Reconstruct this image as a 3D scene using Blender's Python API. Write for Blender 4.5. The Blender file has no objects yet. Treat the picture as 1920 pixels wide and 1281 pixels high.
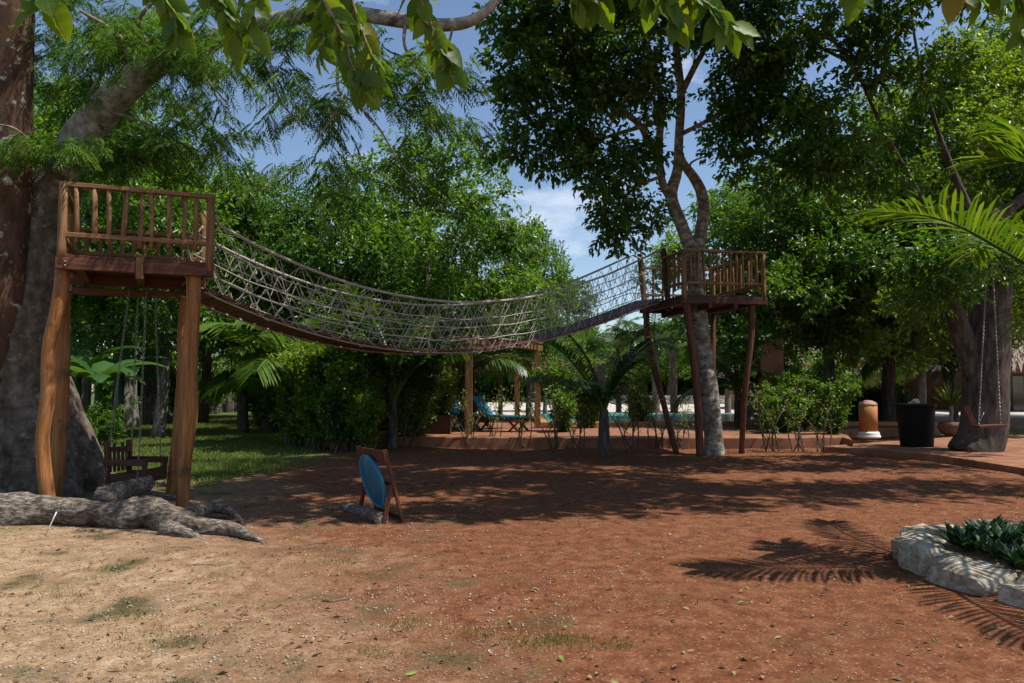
import bpy, math, random
import numpy as np
from mathutils import Vector, Matrix
R = math.radians
random.seed(7); rng = np.random.default_rng(7)
sc = bpy.context.scene; col = sc.collection
# ---------------------------------------------------------------- camera, sky, sun, exposure
FPX, CX, CY, HOR, EYE = 1400.0, 960.0, 640.5, 730.0, 1.6
PITCH = math.atan((HOR - CY) / FPX)
cam = bpy.data.cameras.new('camera'); cam.sensor_width = 36; cam.lens = FPX / 1920 * 36
cam.clip_start = .05; cam.clip_end = 2000
co = bpy.data.objects.new('camera', cam); col.objects.link(co)
co.location = (0, 0, EYE); co.rotation_euler = (R(90) + PITCH, 0, 0); sc.camera = co
SUN = Vector((.45, -.1, .88)).normalized()
SUN_EL = math.asin(SUN.z); SUN_AZ = math.atan2(SUN.x, SUN.y)
w = bpy.data.worlds.new('World'); sc.world = w; w.use_nodes = True
nt = w.node_tree; nt.nodes.clear()
def N(nt, t, **k):
    n = nt.nodes.new(t)
    for a, b in k.items(): setattr(n, a, b)
    return n
sky = N(nt, 'ShaderNodeTexSky', sky_type='NISHITA', sun_disc=False, sun_elevation=SUN_EL, sun_rotation=SUN_AZ)
sky.air_density = 1.0; sky.dust_density = .3; sky.ozone_density = 1.6
tc = N(nt, 'ShaderNodeTexCoord'); mp = N(nt, 'ShaderNodeMapping'); mp.inputs['Scale'].default_value = (1, 1, 2.2)
mp.inputs['Location'].default_value = (.37, .1, .2)
cn = N(nt, 'ShaderNodeTexNoise'); cn.inputs['Scale'].default_value = 4.2; cn.inputs['Detail'].default_value = 9; cn.inputs['Roughness'].default_value = .58
cr = N(nt, 'ShaderNodeValToRGB'); cr.color_ramp.elements[0].position = .56; cr.color_ramp.elements[1].position = .78
cr.color_ramp.elements[1].color = (.8, .8, .8, 1)
mx = N(nt, 'ShaderNodeMix', data_type='RGBA'); mx.inputs[7].default_value = (8.5, 8.8, 9.4, 1)
bg = N(nt, 'ShaderNodeBackground'); bg.inputs[1].default_value = .105
wo = N(nt, 'ShaderNodeOutputWorld')
L = nt.links.new
L(tc.outputs['Generated'], mp.inputs[0]); L(mp.outputs[0], cn.inputs['Vector']); L(cn.outputs[0], cr.inputs[0])
L(cr.outputs[0], mx.inputs[0]); L(sky.outputs[0], mx.inputs[6]); L(mx.outputs[2], bg.inputs[0]); L(bg.outputs[0], wo.inputs[0])
sl = bpy.data.lights.new('sun', 'SUN'); sl.energy = 4.8; sl.angle = R(.53); sl.color = (1, .95, .86)
so = bpy.data.objects.new('sun', sl); col.objects.link(so); so.rotation_euler = (-SUN).to_track_quat('-Z', 'Y').to_euler()
so.location = (10, 5, 30)
vs = sc.view_settings; vs.view_transform = 'Standard'; vs.look = 'None'; vs.gamma = 1; vs.exposure = .45; vs.use_curve_mapping = False
sc.cycles.use_denoising = True; sc.cycles.max_bounces = 7; sc.cycles.transparent_max_bounces = 8
sc.cycles.sample_clamp_indirect = 6
# ---------------------------------------------------------------- pixel helpers
FW = Vector((0, math.cos(PITCH), math.sin(PITCH))); UP = Vector((0, -math.sin(PITCH), math.cos(PITCH))); RT = Vector((1, 0, 0))
def ray(x, y): return RT * ((x - CX) / FPX) + UP * ((CY - y) / FPX) + FW
def W(x, y, Y):
    d = ray(x, y); return Vector((0, 0, EYE)) + d * (Y / d.y)
def G(x, y, z=0.0):
    d = ray(x, y); return Vector((0, 0, EYE)) + d * ((z - EYE) / d.z)
def px2m(px, Y): return px * Y / FPX
def _h(ix, iy, s):
    a = np.sin(ix * 127.1 + iy * 311.7 + s * 74.7) * 43758.5453
    return a - np.floor(a)
def vnoise(x, y, s=0):
    x = np.asarray(x, float); y = np.asarray(y, float)
    ix = np.floor(x); iy = np.floor(y); fx = x - ix; fy = y - iy
    fx = fx * fx * (3 - 2 * fx); fy = fy * fy * (3 - 2 * fy)
    return (_h(ix, iy, s) * (1 - fx) + _h(ix + 1, iy, s) * fx) * (1 - fy) + (_h(ix, iy + 1, s) * (1 - fx) + _h(ix + 1, iy + 1, s) * fx) * fy
def gz(x, y):
    return .07 * (vnoise(x * .35, y * .35, 1) - .5) + .035 * (vnoise(x * 1.4, y * 1.4, 2) - .5) + .012 * (vnoise(x * 5, y * 5, 3) - .5)
# ---------------------------------------------------------------- materials
def ramp(nt, stops):
    r = N(nt, 'ShaderNodeValToRGB'); e = r.color_ramp.elements
    while len(e) < len(stops): e.new(.5)
    for k, (p, c) in enumerate(stops): e[k].position = p; e[k].color = (*c, 1)
    return r
def base(name):
    m = bpy.data.materials.new(name); m.use_nodes = True; nt = m.node_tree
    return m, nt, nt.nodes['Principled BSDF'], nt.links.new
def coords(nt, scale, rand=True):
    tc = N(nt, 'ShaderNodeTexCoord'); mp = N(nt, 'ShaderNodeMapping'); mp.inputs['Scale'].default_value = scale
    nt.links.new(tc.outputs['Object'], mp.inputs[0])
    if rand:
        oi = N(nt, 'ShaderNodeObjectInfo'); mu = N(nt, 'ShaderNodeMath', operation='MULTIPLY'); mu.inputs[1].default_value = 37
        nt.links.new(oi.outputs['Random'], mu.inputs[0]); nt.links.new(mu.outputs[0], mp.inputs['Location'])
    return mp
def noise(nt, vec, scale, detail=6, rough=.6):
    n = N(nt, 'ShaderNodeTexNoise'); n.inputs['Scale'].default_value = scale; n.inputs['Detail'].default_value = detail
    n.inputs['Roughness'].default_value = rough; nt.links.new(vec, n.inputs['Vector']); return n
def mixc(nt, fac, a, b, mode='MIX'):
    m = N(nt, 'ShaderNodeMix', data_type='RGBA', blend_type=mode)
    for s, v in ((0, fac), (6, a), (7, b)):
        if hasattr(v, 'links'): nt.links.new(v, m.inputs[s])
        else: m.inputs[s].default_value = v if s == 0 else (*v, 1)
    return m.outputs[2]
def bump(nt, h, P, strength, dist):
    b = N(nt, 'ShaderNodeBump'); b.inputs['Strength'].default_value = strength; b.inputs['Distance'].default_value = dist
    nt.links.new(h, b.inputs['Height']); nt.links.new(b.outputs[0], P.inputs['Normal'])
def pm(name, stops, scale=8, stretch=(1, 1, 1), rough=.7, bmp=.4, bdist=.01, spec=.3, spots=None, metal=0, detail=7):
    m, nt, P, L = base(name); mp = coords(nt, stretch)
    n = noise(nt, mp.outputs[0], scale, detail); r = ramp(nt, stops); L(n.outputs[0], r.inputs[0]); c = r.outputs[0]
    if spots:      # (scale, threshold, colour, softness): lichen, stains
        s, th, sc_, soft = spots; n2 = noise(nt, coords(nt, (1, 1, 1)).outputs[0], s, 5, .65)
        r2 = ramp(nt, [(th, (0, 0, 0)), (th + soft, (1, 1, 1))]); L(n2.outputs[0], r2.inputs[0]); c = mixc(nt, r2.outputs[0], c, sc_)
    L(c, P.inputs['Base Color']); P.inputs['Roughness'].default_value = rough; P.inputs['Metallic'].default_value = metal
    P.inputs['Specular IOR Level'].default_value = spec
    if bmp: bump(nt, n.outputs[0], P, bmp, bdist)
    return m
def leafm(name, stops, trans=.35, rough=.38, tcol=(1.5, 1.35, .35), spec=.5):
    m, nt, P, L = base(name)
    a = N(nt, 'ShaderNodeAttribute', attribute_name='rnd'); r = ramp(nt, stops); L(a.outputs['Fac'], r.inputs[0])
    L(r.outputs[0], P.inputs['Base Color']); P.inputs['Roughness'].default_value = rough; P.inputs['Specular IOR Level'].default_value = spec
    t = N(nt, 'ShaderNodeBsdfTranslucent'); L(mixc(nt, 1.0, r.outputs[0], tcol, 'MULTIPLY'), t.inputs[0])
    x = N(nt, 'ShaderNodeMixShader'); x.inputs[0].default_value = trans
    L(P.outputs[0], x.inputs[1]); L(t.outputs[0], x.inputs[2]); L(x.outputs[0], nt.nodes['Material Output'].inputs[0]); return m
M = {}
M['post'] = pm('varnished_log', [(.28, (.09, .03, .01)), (.42, (.24, .09, .026)), (.56, (.31, .125, .038)), (.72, (.42, .2, .075))], 7, (3, 3, .22), .62, .9, .02, .3, (2.4, .56, (.1, .05, .026), .14), detail=10)
M['wood'] = pm('weathered_rail_wood', [(.3, (.085, .038, .016)), (.5, (.19, .092, .037)), (.72, (.3, .165, .08))], 6, (4, 4, .4), .65, .5, .008)
M['dark'] = pm('dark_red_wood', [(.3, (.045, .014, .008)), (.55, (.11, .036, .018)), (.75, (.17, .065, .033))], 6, (4, 4, .4), .65, .5, .008)
M['umber'] = pm('umber_wood', [(.3, (.03, .013, .009)), (.7, (.09, .035, .02))], 6, (4, 4, .4), .6, .4, .006)
M['rope'] = pm('rope', [(.3, (.23, .21, .17)), (.7, (.42, .385, .32))], 30, (1, 1, 1), .85, .5, .004)
M['chain'] = pm('chain_metal', [(.3, (.12, .11, .1)), (.7, (.35, .33, .3))], 40, (1, 1, 1), .45, .2, .002, metal=.8)
M['bark'] = pm('lichen_bark', [(.3, (.05, .037, .027)), (.5, (.12, .09, .068)), (.72, (.22, .18, .145))], 7, (1, 1, .8), .92, 1, .05, .2, (5.5, .6, (.24, .22, .19), .07), detail=10)
M['bark_red'] = pm('spotted_brown_bark', [(.3, (.045, .024, .015)), (.6, (.11, .06, .038)), (.8, (.17, .1, .07))], 5, (1, 1, .5), .9, .8, .03, .2, (3.5, .6, (.36, .34, .29), .05))
M['bark_pale'] = pm('pale_mottled_bark', [(.33, (.07, .052, .036)), (.5, (.19, .16, .125)), (.66, (.4, .365, .31))], 6.5, (1, 1, 1.6), .85, .6, .02, .2)
M['bark_bough'] = pm('grey_smooth_bark', [(.3, (.1, .085, .07)), (.5, (.24, .215, .185)), (.7, (.4, .37, .33))], 7, (1, 1, 1), .88, .8, .03, .2, (2.5, .6, (.09, .06, .045), .08))
M['bark_grey'] = pm('grey_bark', [(.3, (.06, .052, .045)), (.55, (.16, .145, .125)), (.75, (.3, .28, .25))], 5, (2, 2, .5), .9, .8, .03, .2)
M['bark_dark'] = pm('dark_bark', [(.3, (.025, .02, .016)), (.55, (.085, .068, .055)), (.75, (.17, .145, .12))], 5, (2, 2, .5), .9, .8, .03, .2, (1.7, .62, (.15, .115, .085), .08))
M['log'] = pm('root_bark', [(.3, (.045, .03, .02)), (.48, (.155, .12, .09)), (.7, (.42, .375, .32))], 22, (.45, 1.4, 1.4), .92, 1, .06, .2, (2.2, .55, (.07, .042, .024), .12), detail=10)
M['twig'] = pm('twig_bark', [(.3, (.1, .07, .05)), (.7, (.28, .23, .18))], 12, (1, 1, .5), .85, .3, .005)
M['stem'] = pm('shrub_stem', [(.3, (.035, .024, .016)), (.7, (.13, .1, .072))], 12, (1, 1, .5), .85, .3, .005)
M['terra'] = pm('red_oxide_concrete', [(.3, (.15, .058, .03)), (.5, (.235, .1, .052)), (.72, (.33, .165, .095))], 2.4, (1, 1, 1), .75, .15, .01, .3, (.9, .6, (.16, .075, .05), .12))
M['coping'] = pm('ochre_coping', [(.3, (.36, .14, .05)), (.7, (.5, .24, .1))], 4, (1, 1, 1), .7, .15)
M['plaza'] = pm('pale_paving', [(.3, (.36, .32, .27)), (.7, (.55, .5, .44))], 1.2, (1, 1, 1), .85, .1, .01, .2)
M['stone'] = pm('limestone', [(.28, (.12, .085, .05)), (.46, (.33, .275, .2)), (.7, (.58, .52, .43))], 9, (1, 1, 1.4), .92, 1, .05, .2, (3.2, .56, (.3, .2, .11), .12), detail=10)
M['rubble'] = pm('rubble_stone', [(.35, (.1, .085, .07)), (.5, (.32, .28, .23)), (.65, (.5, .46, .4))], 3, (1, 1, 1.5), .9, .9, .05, .2)
M['black'] = pm('black_plastic', [(.3, (.006, .006, .006)), (.7, (.012, .012, .012))], 20, (1, 1, 1), .75, .1, .002, .15)
M['orange'] = pm('orange_render', [(.3, (.34, .12, .03)), (.7, (.47, .19, .06))], 5, (1, 1, .6), .6, .2, .006, .4)
M['cap'] = pm('bollard_cap', [(.3, (.3, .16, .12)), (.7, (.45, .27, .2))], 7, (1, 1, 1), .6, .2, .005)
M['ochre'] = pm('ochre_plaster', [(.3, (.42, .2, .09)), (.7, (.55, .3, .15))], 1.5, (1, 1, 1), .85, .1, .01)
M['brownwall'] = pm('brown_render', [(.3, (.12, .06, .035)), (.7, (.24, .13, .08))], 2.5, (1, 1, 1), .85, .3, .01)
M['white'] = pm('white_paint', [(.3, (.6, .57, .52)), (.7, (.78, .76, .72))], 5, (1, 1, 1), .7, .1)
M['thatch'] = pm('thatch', [(.3, (.13, .095, .07)), (.5, (.27, .22, .18)), (.72, (.42, .36, .31))], 9, (1, 1, 1), .95, 1, .05, .1)
M['glass'] = pm('dark_glass', [(.3, (.01, .013, .014)), (.7, (.03, .035, .035))], 1, (1, 1, 1), .08, 0, spec=.6)
M['blue'] = pm('blue_cushion', [(.3, (.01, .17, .3)), (.7, (.02, .27, .43))], 9, (1, 1, 1), .8, .3, .004)
M['pebble'] = pm('pebbles', [(.35, (.14, .075, .045)), (.5, (.27, .18, .12)), (.7, (.52, .45, .37))], 6, (1, 1, 1), .85, .2, .003)
M['tile'] = pm('pool_tile', [(.3, (.04, .36, .36)), (.7, (.09, .52, .5))], 3, (1, 1, 1), .4, 0)
M['leaf_dark'] = leafm('dark_glossy_leaf', [(0, (.026, .068, .012)), (.5, (.052, .13, .02)), (.85, (.085, .18, .026)), (1, (.14, .22, .03))], .46, .36, (1.7, 1.5, .3))
M['leaf_mid'] = leafm('mid_green_leaf', [(0, (.04, .1, .016)), (.5, (.075, .17, .026)), (.85, (.115, .22, .032)), (1, (.18, .27, .04))], .48, .36, (1.7, 1.5, .3))
M['leaf_lime'] = leafm('yellow_green_leaf', [(0, (.07, .13, .018)), (.5, (.12, .21, .026)), (.85, (.17, .26, .032)), (1, (.24, .3, .04))], .48, .38, (1.6, 1.45, .3))
M['leaf_feather'] = leafm('feathery_leaf', [(0, (.035, .09, .022)), (.5, (.075, .155, .03)), (1, (.13, .21, .035))], .48, .5, (1.4, 1.4, .4), .3)
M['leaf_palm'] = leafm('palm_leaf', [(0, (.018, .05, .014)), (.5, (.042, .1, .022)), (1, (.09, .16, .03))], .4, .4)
M['leaf_brightpalm'] = leafm('bright_palm_leaf', [(0, (.05, .11, .012)), (.6, (.085, .165, .02)), (1, (.14, .21, .03))], .45, .55, (1.5, 1.35, .35), .2)  # paler, yellower green than the plain palm leaf
M['leaf_banana'] = leafm('banana_leaf', [(0, (.03, .09, .02)), (1, (.08, .17, .04))], .4, .35)
M['leaf_cover'] = leafm('ground_cover_leaf', [(0, (.012, .04, .016)), (1, (.04, .095, .03))], .25, .55)  # deep green of the planter rosettes
M['grass'] = leafm('grass_blade', [(0, (.07, .12, .02)), (.6, (.14, .2, .035)), (1, (.26, .26, .09))], .3, .6, (1.3, 1.3, .4), .2)
M['litter'] = leafm('fallen_leaf', [(0, (.07, .04, .022)), (.55, (.2, .13, .07)), (.8, (.34, .26, .14)), (1, (.2, .27, .05))], .15, .7, (1.2, 1.1, .5), .2)
def big_leaf_mat():
    m, nt, P, L = base('overhanging_leaf')
    oi = N(nt, 'ShaderNodeObjectInfo')
    r = ramp(nt, [(0, (.05, .115, .012)), (.55, (.085, .165, .017)), (.93, (.13, .21, .02)), (1, (.2, .17, .03))]); L(oi.outputs['Random'], r.inputs[0])
    tc = N(nt, 'ShaderNodeTexCoord'); sx = N(nt, 'ShaderNodeSeparateXYZ'); L(tc.outputs['Object'], sx.inputs[0])
    ab = N(nt, 'ShaderNodeMath', operation='ABSOLUTE'); L(sx.outputs[1], ab.inputs[0])
    rib = N(nt, 'ShaderNodeMath', operation='LESS_THAN'); rib.inputs[1].default_value = .0011; L(ab.outputs[0], rib.inputs[0])
    wv = N(nt, 'ShaderNodeMath', operation='MULTIPLY_ADD'); wv.inputs[1].default_value = -.7; L(ab.outputs[0], wv.inputs[0]); L(sx.outputs[0], wv.inputs[2])
    fr = N(nt, 'ShaderNodeMath', operation='PINGPONG'); fr.inputs[1].default_value = .007; L(wv.outputs[0], fr.inputs[0])
    lt = N(nt, 'ShaderNodeMath', operation='LESS_THAN'); lt.inputs[1].default_value = .0006; L(fr.outputs[0], lt.inputs[0])
    mxx = N(nt, 'ShaderNodeMath', operation='MAXIMUM'); L(rib.outputs[0], mxx.inputs[0]); L(lt.outputs[0], mxx.inputs[1])
    hf = N(nt, 'ShaderNodeMath', operation='MULTIPLY'); hf.inputs[1].default_value = .35; L(mxx.outputs[0], hf.inputs[0])
    c = mixc(nt, hf.outputs[0], r.outputs[0], (.22, .27, .06))
    n = noise(nt, tc.outputs['Object'], 45, 4); r2 = ramp(nt, [(.66, (0, 0, 0)), (.74, (.6, .6, .6))]); L(n.outputs[0], r2.inputs[0])
    c = mixc(nt, r2.outputs[0], c, (.12, .08, .02))
    L(c, P.inputs['Base Color']); P.inputs['Roughness'].default_value = .5; P.inputs['Specular IOR Level'].default_value = .3
    t = N(nt, 'ShaderNodeBsdfTranslucent'); L(mixc(nt, 1.0, c, (2.1, 1.75, .35), 'MULTIPLY'), t.inputs[0])
    x = N(nt, 'ShaderNodeMixShader'); x.inputs[0].default_value = .5
    L(P.outputs[0], x.inputs[1]); L(t.outputs[0], x.inputs[2]); L(x.outputs[0], nt.nodes['Material Output'].inputs[0]); return m
M['bigleaf'] = big_leaf_mat()
def soil_mat():
    m, nt, P, L = base('red_earth'); tc = N(nt, 'ShaderNodeTexCoord'); V = tc.outputs['Object']
    sx = N(nt, 'ShaderNodeSeparateXYZ'); L(V, sx.inputs[0])
    n1 = noise(nt, V, .55, 7, .6); n2 = noise(nt, V, 6, 8, .68); n3 = noise(nt, V, 42, 5, .7)
    red = ramp(nt, [(.3, (.095, .033, .015)), (.5, (.172, .064, .029)), (.7, (.26, .115, .058))]); L(n2.outputs[0], red.inputs[0])
    tan = ramp(nt, [(.3, (.2, .118, .062)), (.5, (.345, .225, .128)), (.7, (.5, .38, .26))]); L(n2.outputs[0], tan.inputs[0])
    def lin(a, b, c, d):   # a*X + b*Y + c*noise + d
        s = N(nt, 'ShaderNodeMath', operation='MULTIPLY'); s.inputs[1].default_value = a; L(sx.outputs[0], s.inputs[0])
        t = N(nt, 'ShaderNodeMath', operation='MULTIPLY_ADD'); t.inputs[1].default_value = b; L(sx.outputs[1], t.inputs[0]); L(s.outputs[0], t.inputs[2])
        u = N(nt, 'ShaderNodeMath', operation='MULTIPLY_ADD'); u.inputs[1].default_value = c; L(n1.outputs[0], u.inputs[0]); L(t.outputs[0], u.inputs[2])
        v = N(nt, 'ShaderNodeMath', operation='ADD', use_clamp=True); v.inputs[1].default_value = d; L(u.outputs[0], v.inputs[0]); return v.outputs[0]
    c = mixc(nt, lin(-.28, -.13, 1.7, -.12), red.outputs[0], tan.outputs[0])
    ms = noise(nt, V, 1.5, 8, .65); r = ramp(nt, [(.53, (0, 0, 0)), (.64, (.95, .95, .95))]); L(ms.outputs[0], r.inputs[0])
    mm = N(nt, 'ShaderNodeMath', operation='MULTIPLY'); L(r.outputs[0], mm.inputs[0]); L(lin(-.2, -.13, 1, .85), mm.inputs[1])
    c = mixc(nt, mm.outputs[0], c, (.07, .062, .024))          # moss and damp patches
    gr = lin(-.5, .10, 1.6, -4.3)                                # lawn beyond the swing
    c = mixc(nt, gr, c, (.075, .105, .03))
    vo = N(nt, 'ShaderNodeTexVoronoi', feature='F1'); vo.inputs['Scale'].default_value = 38; L(V, vo.inputs['Vector'])
    sep = N(nt, 'ShaderNodeSeparateColor'); L(vo.outputs['Color'], sep.inputs[0])
    pr = N(nt, 'ShaderNodeMath', operation='GREATER_THAN'); pr.inputs[1].default_value = .8; L(sep.outputs[0], pr.inputs[0])
    pd = N(nt, 'ShaderNodeMath', operation='LESS_THAN'); pd.inputs[1].default_value = .34; L(vo.outputs['Distance'], pd.inputs[0])
    pp = N(nt, 'ShaderNodeMath', operation='MULTIPLY'); L(pr.outputs[0], pp.inputs[0]); L(pd.outputs[0], pp.inputs[1])
    pq = N(nt, 'ShaderNodeMath', operation='MULTIPLY'); pq.inputs[1].default_value = .35; L(pp.outputs[0], pq.inputs[0])
    c = mixc(nt, pq.outputs[0], c, (.48, .38, .28))
    r3 = ramp(nt, [(.35, (.62, .62, .62)), (.62, (1.15, 1.15, 1.15))]); L(n3.outputs[0], r3.inputs[0]); c = mixc(nt, 1.0, c, r3.outputs[0], 'MULTIPLY')
    L(c, P.inputs['Base Color']); P.inputs['Roughness'].default_value = .95; P.inputs['Specular IOR Level'].default_value = .12
    ad = N(nt, 'ShaderNodeMath', operation='ADD'); L(n3.outputs[0], ad.inputs[0]); L(pp.outputs[0], ad.inputs[1])
    ae = N(nt, 'ShaderNodeMath', operation='MULTIPLY_ADD'); ae.inputs[1].default_value = 2.5; L(n2.outputs[0], ae.inputs[0]); L(ad.outputs[0], ae.inputs[2])
    bump(nt, ae.outputs[0], P, .85, .016); return m
M['soil'] = soil_mat()
def water_mat():
    m, nt, P, L = base('pool_water'); P.inputs['Base Color'].default_value = (.12, .6, .6, 1); P.inputs['Roughness'].default_value = .12; P.inputs['Specular IOR Level'].default_value = .25
    P.inputs['IOR'].default_value = 1.33; P.inputs['Transmission Weight'].default_value = .4
    n = noise(nt, coords(nt, (1, 1, 1), False).outputs[0], 3, 3); bump(nt, n.outputs[0], P, .3, .05); return m
M['water'] = water_mat()
def target_mat():
    m, nt, P, L = base('blue_target_paint'); mp = coords(nt, (1, 1, 1), False)
    wv = N(nt, 'ShaderNodeTexWave', wave_type='RINGS', rings_direction='SPHERICAL'); wv.inputs['Scale'].default_value = 9; wv.inputs['Distortion'].default_value = 3.5
    wv.inputs['Detail'].default_value = 3; L(mp.outputs[0], wv.inputs['Vector'])
    r = ramp(nt, [(.3, (.008, .09, .19)), (.75, (.014, .15, .27)), (.97, (.07, .2, .26))]); L(wv.outputs[0], r.inputs[0])
    n = noise(nt, mp.outputs[0], 14, 6); r2 = ramp(nt, [(.55, (0, 0, 0)), (.75, (.6, .6, .6))]); L(n.outputs[0], r2.inputs[0])
    L(mixc(nt, r2.outputs[0], r.outputs[0], (.12, .13, .11)), P.inputs['Base Color']); P.inputs['Roughness'].default_value = .35; return m
M['target'] = target_mat()
# ---------------------------------------------------------------- mesh helpers
def catmull(pts, n):
    P = [Vector(p) for p in pts]
    if len(P) == 2: return [P[0].lerp(P[1], i / n) for i in range(n + 1)]
    Q = [P[0] * 2 - P[1]] + P + [P[-1] * 2 - P[-2]]; out = []
    seg = len(P) - 1
    for i in range(n + 1):
        u = min(i / n * seg, seg - 1e-6); k = int(u); t = u - k; a, b, c, d = Q[k:k + 4]
        out.append(.5 * ((2 * b) + (c - a) * t + (2 * a - 5 * b + 4 * c - d) * t * t + (3 * b - a - 3 * c + d) * t ** 3))
    return out
class MB:
    def __init__(s): s.v = []; s.f = []
    def tube(s, pts, rad, n=8, cap=True, wob=0.0, seed=0):
        pts = [Vector(p) for p in pts]; m = len(pts)
        if not hasattr(rad, '__len__'): rad = [rad] * m
        if len(rad) != m: rad = np.interp(np.linspace(0, 1, m), np.linspace(0, 1, len(rad)), rad)
        o = len(s.v); ref = None
        for i, p in enumerate(pts):
            t = (pts[min(i + 1, m - 1)] - pts[max(i - 1, 0)])
            t = t.normalized() if t.length > 1e-9 else Vector((0, 0, 1))
            if ref is None: ref = t.orthogonal().normalized()
            ref = (ref - t * ref.dot(t)); ref = ref.normalized() if ref.length > 1e-6 else t.orthogonal().normalized()
            b = t.cross(ref)
            for k in range(n):
                a = 2 * math.pi * k / n
                q = 1.0
                if wob: q += wob * (math.sin(a * 2 + i * .7 + seed) * .5 + math.sin(a * 3 - i * 1.1 + seed * 2) * .5 + random.uniform(-.5, .5))
                s.v.append(p + (ref * math.cos(a) + b * math.sin(a)) * (rad[i] * q))
        for i in range(m - 1):
            for k in range(n):
                a = o + i * n + k; b_ = o + i * n + (k + 1) % n; s.f.append((a, b_, b_ + n, a + n))
        if cap: s.f.append(tuple(o + k for k in range(n))[::-1]); s.f.append(tuple(o + (m - 1) * n + k for k in range(n)))
        return s
    def box(s, c, sz, rot=None):
        o = len(s.v); c = Vector(c)
        for x in (-.5, .5):
            for y in (-.5, .5):
                for z in (-.5, .5):
                    p = Vector((x * sz[0], y * sz[1], z * sz[2])); s.v.append(c + (rot @ p if rot else p))
        s.f += [tuple(o + i for i in q) for q in ((0, 1, 3, 2), (4, 6, 7, 5), (0, 4, 5, 1), (2, 3, 7, 6), (0, 2, 6, 4), (1, 5, 7, 3))]; return s
    def prism(s, poly, z0, z1):
        o = len(s.v); n = len(poly)
        for z in (z0, z1): s.v += [Vector((p[0], p[1], z)) for p in poly]
        s.f.append(tuple(o + i for i in range(n))[::-1]); s.f.append(tuple(o + n + i for i in range(n)))
        for i in range(n): j = (i + 1) % n; s.f.append((o + i, o + j, o + n + j, o + n + i))
        return s
    def lathe(s, prof, n=20, c=(0, 0, 0)):
        o = len(s.v); c = Vector(c)
        for r, z in prof:
            for k in range(n): a = 2 * math.pi * k / n; s.v.append(c + Vector((r * math.cos(a), r * math.sin(a), z)))
        for i in range(len(prof) - 1):
            for k in range(n): a = o + i * n + k; b = o + i * n + (k + 1) % n; s.f.append((a, b, b + n, a + n))
        s.f.append(tuple(o + k for k in range(n))[::-1]); s.f.append(tuple(o + (len(prof) - 1) * n + k for k in range(n))); return s
WL = {}
def link(o, parent=None, wl=None):
    col.objects.link(o)
    if parent: o.parent = parent
    return o
def wl(o): return WL.get(o.name, Vector((0, 0, 0)))
def obj(name, mb, mat, parent=None, smooth=False, bevel=0, origin=None):
    """one mesh object from world-space geometry; its origin is origin, or the parent's"""
    po = wl(parent) if parent else Vector((0, 0, 0))
    og = Vector(origin) if origin is not None else po
    me = bpy.data.meshes.new(name); me.from_pydata([tuple(Vector(p) - og) for p in mb.v], [], mb.f); me.update()
    if smooth: me.polygons.foreach_set('use_smooth', [True] * len(me.polygons))
    if mat: me.materials.append(M[mat])
    o = bpy.data.objects.new(name, me); link(o, parent); o.location = og - po; WL[o.name] = og
    if bevel:
        b = o.modifiers.new('bevel', 'BEVEL'); b.width = bevel; b.segments = 2; b.limit_method = 'ANGLE'
    return o
def tag(o, label, cat, group=None, kind=None):
    if label: o['label'] = label
    if cat: o['category'] = cat
    if group: o['group'] = group
    if kind: o['kind'] = kind
    return o
def thing(name, loc, label, cat, group=None):
    o = bpy.data.objects.new(name, None); o.empty_display_size = .2; link(o); o.location = loc; WL[o.name] = Vector(loc)
    return tag(o, label, cat, group)
def axis_mat(p0, p1, up=(0, 0, 1)):
    z = (Vector(p1) - Vector(p0)).normalized(); u = Vector(up)
    if abs(z.dot(u)) > .98: u = Vector((0, 1, 0))
    x = u.cross(z).normalized(); y = z.cross(x); m = Matrix((x, y, z)).transposed().to_4x4(); m.translation = Vector(p0); return m
def stick(name, p0, p1, r, mat, parent, r1=None, n=8, wob=.05, rect=None, bevel=.004, bend=0):
    """a straight pole or board of its own whose grain runs along local Z"""
    p0 = Vector(p0); p1 = Vector(p1); ln = (p1 - p0).length; mb = MB()
    if rect: mb.box((0, 0, ln / 2), (rect[0], rect[1], ln))
    else:
        k = max(3, int(ln / .2)); sd = random.random() * 9
        mb.tube([(bend * math.sin(math.pi * i / k) , bend * .6 * math.sin(math.pi * i / k * 1.7 + sd) - bend * .6 * math.sin(sd), ln * i / k) for i in range(k + 1)], [r + ((r1 or r) - r) * i / k for i in range(k + 1)], n, True, wob, sd)
    me = bpy.data.meshes.new(name); me.from_pydata([tuple(v) for v in mb.v], [], mb.f); me.update()
    if not rect: me.polygons.foreach_set('use_smooth', [True] * len(me.polygons))
    me.materials.append(M[mat]); o = bpy.data.objects.new(name, me); link(o, parent)
    o.matrix_local = Matrix.Translation(-wl(parent) if parent else Vector()) @ axis_mat(p0, p1); WL[o.name] = p0
    if rect and bevel: b = o.modifiers.new('bevel', 'BEVEL'); b.width = bevel; b.segments = 1
    return o
def fastmesh(name, V, Fc, mat, rnd=None, parent=None, smooth=False):
    V = np.asarray(V, np.float32); Fc = np.asarray(Fc, np.int32); me = bpy.data.meshes.new(name)
    k = Fc.shape[1]; me.vertices.add(len(V)); me.vertices.foreach_set('co', V.ravel())
    me.loops.add(Fc.size); me.loops.foreach_set('vertex_index', Fc.ravel())
    me.polygons.add(len(Fc)); me.polygons.foreach_set('loop_start', np.arange(0, Fc.size, k, dtype=np.int32))
    if rnd is not None: a = me.attributes.new('rnd', 'FLOAT', 'POINT'); a.data.foreach_set('value', np.asarray(rnd, np.float32))
    me.update(calc_edges=True)
    if smooth: me.polygons.foreach_set('use_smooth', [True] * len(me.polygons))
    me.materials.append(M[mat]); o = bpy.data.objects.new(name, me); link(o, parent)
    WL[o.name] = wl(parent) if parent else Vector(); return o
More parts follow.
